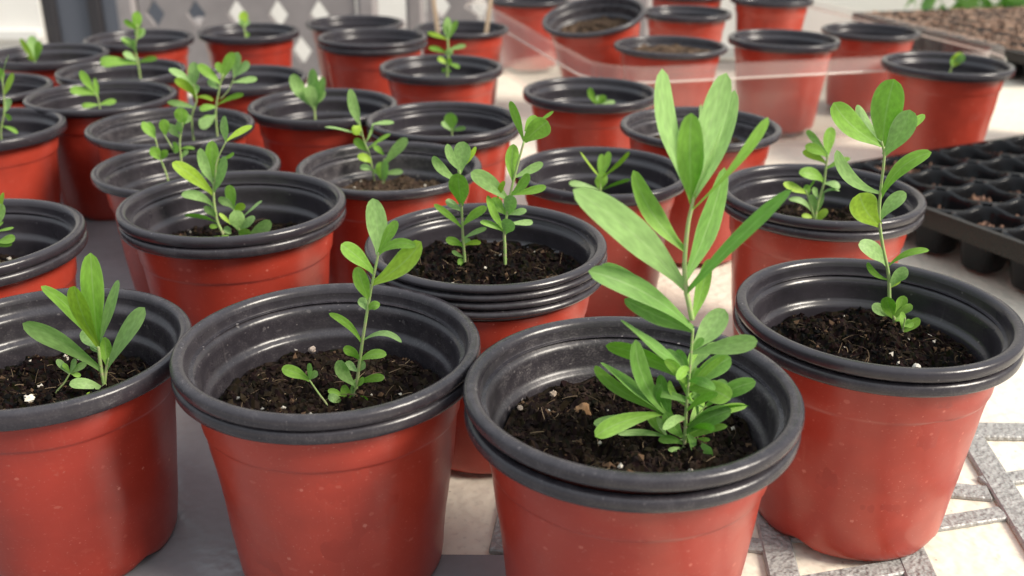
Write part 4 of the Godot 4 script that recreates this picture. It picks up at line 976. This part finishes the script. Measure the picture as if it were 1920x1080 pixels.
		[[3.4,67.4,0,4.8,77.4,0.1,5.9,87.3,0.2,8.9,0.62,-24], [3.6,68.4,0,-1,74.6,4.3,-5.5,79.3,6.9,5.9,0.62,16], [-0.8,44.4,0,-3.6,54.3,1.9,-12.8,59.8,3.1,7.5,0.62,26], [1.7,59.3,0,6.1,64,-2.9,8.3,69.7,-4.7,5.8,0.62,-13], [-0.2,36.7,0,-6.3,42.1,2.6,-12.4,45.9,4.3,7.4,0.62,-26], [-0.1,35.4,0,12.1,39.2,3,22.4,40.7,4.9,5.1,0.62,-13], [0,34.1,0,-18.9,37.1,6,-35.8,36.6,9.6,10.6,0.75,-21], [-0.7,49.7,0,-2.2,54.3,-0.4,-3.1,58.3,-0.6,8.4,0.62,23], [0.3,53.8,0,-7.2,57.8,2.5,-12.3,61,4.1,4.1,0.62,-14], [1.7,59.3,0,3.4,64.6,-2.3,4.6,69.9,-3.7,7.3,0.62,23]]],
	["faint grassy tuft in the far left pot by the white wall", Vector3(-0.5416, 0.0645, -1.1339), "U",
		[[1.21,0,-6,0,0,18,0,0.7,23.5,0]],
		[[0.1,18.5,0,-5.5,31.6,1.2,-10.7,44.4,2,6.4,0.62,11], [0.1,18.5,0,-2.5,31.7,-6.8,-3.4,45.4,-11,10.5,0.62,-25], [0.1,18.5,0,6.3,30.4,2.5,10.6,42,4,7.5,0.62,-4], [0,18,0,-5.2,20.7,-2.7,-10.6,22.6,-4.3,3.8,0.62,25]]],
	["narrow seedling hugging the left frame edge, fourth row", Vector3(-0.4233, 0.0625, -0.8042), "S",
		[[0.91,0,-6,0,0,22,0,6.4,40.7,0,9.2,58,0,10.3,70.9,0]],
		[[8.7,54.8,0,15.6,64.1,1.4,21.2,72.8,2.3,6.9,0.62,17], [6.4,40.7,0,8.8,45.5,-3,10.3,51.4,-4.9,7.8,0.62,20], [5.8,39,0,9.5,37.1,1.1,12,34.9,1.8,4.9,0.62,-24], [2.3,28.8,0,10.4,27.5,2.2,15.8,23.8,3.5,3.1,0.62,20], [9.8,65,0,9.8,70.8,-0.3,9.7,76.2,-0.5,4.5,0.62,-9], [10,67.4,0,14.2,77.5,0.6,19.3,87.2,1,4.2,0.62,62]]],
	["leafy seedling half cut off by the left frame edge, third row", Vector3(-0.2959, 0.0669, -0.5322), "G",
		[[0.67,0,-6,0,0,22.3,0,2.5,34.6,0]],
		[[2.5,34.6,0,6.1,42.1,1,9.5,49.7,1.7,4.8,0.62,-26], [2.1,32.3,0,7.9,34,1.3,13.6,35.4,2,1.8,0.62,25], [0.7,25.6,0,7.4,27.9,1.9,13.8,29.6,3,4.8,0.7,26], [0.2,23.4,0,5.8,24.8,1.5,11,25.8,2.5,2.5,0.62,-13], [2.5,34.6,0,4.4,35.9,-1,6.3,37.7,-1.6,1.4,0.62,24], [2.5,34.6,0,7.9,48.2,1.2,11.9,56.2,1.9,2.6,0.62,2]]],
	["short star shaped seedling behind the tallest plant", Vector3(0.0643, 0.0574, -0.7011), "K",
		[[1.32,0,-6,0,0,14.5,0,-0.1,19.4,0,0.2,24.3,0]],
		[[-0,15.8,0,0.2,22.9,1.1,0.6,30.1,1.8,9.2,0.55,-16], [0.2,24.3,0,-0.1,34.2,-1.3,0.2,42.3,-2.1,5,0.55,-3], [0.2,24.3,0,3.7,35.3,-1.5,5.3,44.1,-2.4,5,0.6,10], [0.2,24.3,0,-9.7,36.2,1.7,-15.8,45,2.7,5,0.62,-62], [0.2,24.3,0,12.2,37.8,6.4,18.5,47.7,10.4,3.4,0.62,-26], [-0,15.8,0,-12,20.1,3.8,-23.5,22.6,6.1,4.5,0.75,-27], [-0,14.9,0,10.7,21.1,1.9,21.6,25,3.1,3.7,0.62,-62]]],
	["leafy upright seedling in the far centre double pot", Vector3(-0.0711, 0.0658, -1.0695), "AA",
		[[1.8,0,-6,0,0,22.2,0,1.7,38.5,0,1.5,47.9,0,1.1,56.6,0]],
		[[1.2,54.2,0,1.2,66.6,0.2,1.4,78.4,0.3,8.2,0.62,-14], [1.2,55,0,6.5,65.1,-0.7,11.4,75,-1.1,5.9,0.62,9], [1.2,55,0,-9.3,59.8,1.9,-19.6,62.6,3,4.5,0.62,9], [1.1,56.6,0,-0.8,64.6,0.4,-2,71.9,0.6,4.8,0.62,22], [1.6,40.2,0,-8.7,45.5,3.4,-18.8,47.3,5.4,4.8,0.62,26], [1.6,44.5,0,11.1,47.1,-2.1,20.4,48.5,-3.4,4.5,0.62,-16], [1.5,37,0,2.2,41.5,1.6,3,46.3,2.5,8.2,0.62,-15], [0.8,29.6,0,-4.6,33.6,1.9,-9.4,36.9,3.1,5.4,0.62,-17], [0.6,28.1,0,2.2,32.3,1.3,1.4,36.1,2,6.2,0.62,21], [0.8,29.6,0,7.8,29,2.1,13.6,26.3,3.4,4.1,0.62,13], [0.2,23.6,0,-3,22.9,-1.2,-6,22.8,-1.9,4.2,0.62,27], [0,22.2,0,2.1,22.9,1.1,3.9,23.9,1.7,4,0.62,19]]],
	["pale faded sprout in the far pot before the lattice chair", Vector3(-0.3475, 0.0633, -1.3121), "X",
		[[1.56,0,-6,0,0,17.7,0,-1.1,34.8,0]],
		[[-0.9,31.7,0,-1.9,41.5,-5.7,-1.8,51.1,-9.2,11,0.62,7], [-1,33.2,0,-2.4,37.3,2.3,-4.7,41.6,3.6,5.8,0.62,-4], [-1,33.2,0,2.2,36.6,-2.5,4.9,40.5,-4.1,7.1,0.62,9], [-0.1,19.2,0,1.4,21.8,-0.5,4.1,24.6,-0.8,5.7,0.62,0]]],
	["cluster of tiny blades low inside the pot below the clear box", Vector3(0.0827, 0.0623, -0.9577), "N",
		[[0.81,0,-6,0,0,15,0,-0.1,17.7,0]],
		[[-0,15.5,0,-7.1,24.9,4.7,-9.3,34,7.6,5.7,0.62,6], [-0,15.2,0,2.7,20.5,1.3,5.4,25.6,2,7.2,0.62,-25], [-0,15.2,0,-0.1,19.8,-1.8,-0.8,24.5,-2.9,4.4,0.62,-13], [-0,15.2,0,9.2,16.6,-4.1,16.6,17,-6.6,4.4,0.62,-8]]],
	["single round leafed sprout inside the double rimmed pot, fifth row", Vector3(-0.0516, 0.0667, -0.8228), "O",
		[[0.86,0,-6,0,0,18.5,0,-0.2,21.4,0]],
		[[-0,18.8,0,-0.6,26.2,-1.5,-0.9,33.7,-2.4,11.6,0.62,27], [-0,18.8,0,-4.2,22.8,-1.1,-8.7,25.9,-1.8,5.9,0.62,-26], [-0,18.8,0,6.1,21.3,2.5,12,22.5,4.1,3.3,0.62,-16]]],
	["thin needle sprout behind the tallest plant leaves, pot before the clear box", Vector3(0.1571, 0.0745, -0.8165), "M",
		[[0.7,0,-6,0,0,19.3,0,-0.5,23.9,0]],
		[[-0.1,20.5,0,-0.5,27.9,-2.9,-1.1,35.6,-4.7,3.2,0.62,-9], [-0.1,20.5,0,-1,22.5,-1.2,-2.1,24.6,-1.9,3.1,0.62,-12]]],
	["lone bright green sprout in the large pot right of the clear box", Vector3(0.4771, 0.0685, -1.0936), "AH",
		[[1.43,0,-6,0,0,19.3,0,2.9,26.3,0]],
		[[1.8,23.8,0,3.9,31.4,1.5,5.2,39.5,2.5,15.1,0.62,-14], [2.9,26.3,0,6.7,31.9,2.2,11.2,36,3.5,9.1,0.62,-23], [1.8,23.8,0,0.9,28.9,2,-1.2,34.6,3.2,8.6,0.62,-20]]],
]


func leaf_mesh(d: Array) -> ArrayMesh:
	var p0 := Vector3(d[0], d[1], d[2]) / 1000.0
	var pm := Vector3(d[3], d[4], d[5]) / 1000.0
	var p2 := Vector3(d[6], d[7], d[8]) / 1000.0
	var p1 := pm * 2.0 - (p0 + p2) * 0.5
	var w: float = d[9] * 1.12 / 2000.0
	var k: float = d[10]
	var roll := deg_to_rad(d[11])
	var n := 12
	var st := start()
	st.set_smooth_group(1)
	var rows := []
	for i in n + 1:
		var t := float(i) / n
		t = 1.0 - pow(1.0 - t, 1.25)
		var c := p0 * (1 - t) * (1 - t) + p1 * 2.0 * t * (1 - t) + p2 * t * t
		var dir := ((p1 - p0) * (1 - t) + (p2 - p1) * t).normalized()
		var side := dir.cross(Vector3(0.0, 0.4, 1.0)).normalized()
		var up := side.cross(dir).normalized()
		var twist: float = roll + sin(d[9] * 7.3 + d[0]) * 0.45 * (t - 0.3)
		var side2 := side * cos(twist) + up * sin(twist)
		up = side2.cross(dir).normalized()
		var q: float
		if t < k:
			q = lerp(0.22, 1.0, pow(smoothstep(0.0, k, t), 0.8))
		else:
			q = sqrt(max(0.0, 1.0 - pow((t - k) / (1.0 - k), 2.3)))
		var hw: float = w * max(q, 0.03)
		var row := []
		for m in 7:
			var s := (m - 3) / 3.0
			var cup: float = 0.16 * (1.0 - 0.5 * t) * pow(abs(s), 1.3) + 0.05 * sin(t * 9.0 + s * 2.0 + d[9]) * abs(s)
			row.append([c + side2 * s * hw + up * hw * cup, Vector2(s * 0.5 + 0.5, t)])
		rows.append(row)
	for i in n:
		for m in 6:
			for v in [rows[i][m], rows[i + 1][m], rows[i + 1][m + 1], rows[i][m], rows[i + 1][m + 1], rows[i][m + 1]]:
				st.set_uv(v[1])
				st.add_vertex(v[0])
	return done(st)


func stem_mesh(d: Array) -> ArrayMesh:
	var c := Curve3D.new()
	var n := (d.size() - 1) / 3
	var p := PackedVector3Array()
	for i in n:
		p.append(Vector3(d[1 + i * 3], d[2 + i * 3], d[3 + i * 3]) / 1000.0)
	for i in n:
		var t := (p[min(i + 1, n - 1)] - p[max(i - 1, 0)]) / 6.0
		c.add_point(p[i], -t, t)
	var pts := PackedVector3Array()
	var radii := PackedFloat32Array()
	var steps := n * 4
	for i in steps + 1:
		pts.append(c.sample_baked(c.get_baked_length() * i / steps, true))
		radii.append(d[0] / 1000.0 * lerp(1.0, 0.62, float(i) / steps))
	var st := start()
	st.set_smooth_group(1)
	tube(st, pts, radii, 8)
	return done(st)


func make_seedlings() -> void:
	var count := 0
	for d in PLANTS:
		var t := thing("seedling", d[1], d[0], "seedling", "green seedlings in the pots")
		for s in d[3]:
			part("stem", stem_mesh(s), M.stem, t)
		for l in d[4]:
			count += 1
			var mix: Array = [0, 2, 1, 0, 2, 1, 0] if d[2] == "C" else [0, 2, 0, 3, 2, 0, 2]
			var tone: int = mix[(count * 5 + int(l[9] * 3.0)) % 7]
			part("leaf", leaf_mesh(l), M["leaf%d" % tone], t)


# ---------------------------------------------------------------- small things

func make_small_things() -> void:
	# two wooden label sticks in the far centre pot
	var spots := [[Vector3(-0.098, 0.062, -1.345), Vector3(-0.010, 0.090, 0.004), "left thin wooden stick standing in the far centre pot"], [Vector3(-0.040, 0.062, -1.352), Vector3(0.012, 0.085, 0.0), "right thin wooden stick leaning in the far centre pot"]]
	for s in spots:
		var y: Vector3 = s[1].normalized()
		var x := y.cross(Vector3(0, 0, 1)).normalized()
		var b := Basis(x, y, x.cross(y))
		var o := part("wooden_stick", box_mesh(s[1] * 0.5, Vector3(0.0028, s[1].length() / 2.0, 0.0008), 0.0005, b), M.wood, self)
		o.position = s[0]
		tag(o, s[2], "plant label", "wooden label sticks")
	# white perlite grains and a husk lying on the soil of the near pots
	for g in GRAINS:
		var st := start()
		st.set_smooth_group(-1)
		var n := FastNoiseLite.new()
		n.seed = int(g[0].x * 5000.0) + 7
		n.frequency = 0.9
		var r: float = g[1]
		var bump := func(v: Vector3) -> Vector3: return v * r * (1.0 + 0.7 * n.get_noise_3dv(v * 1.3))
		for i in 6:
			for j in 9:
				var f := func(a: int, b: int) -> Vector3:
					var th := PI * a / 6.0
					var ph := TAU * (b % 9) / 9.0
					return bump.call(Vector3(sin(th) * cos(ph), cos(th) * 0.8, sin(th) * sin(ph)))
				quad(st, f.call(i, j), f.call(i, j + 1), f.call(i + 1, j + 1), f.call(i + 1, j))
		var o := part(g[3], done(st), plain(g[2], 0.9), self)
		o.position = g[0]
		tag(o, g[4], g[5])
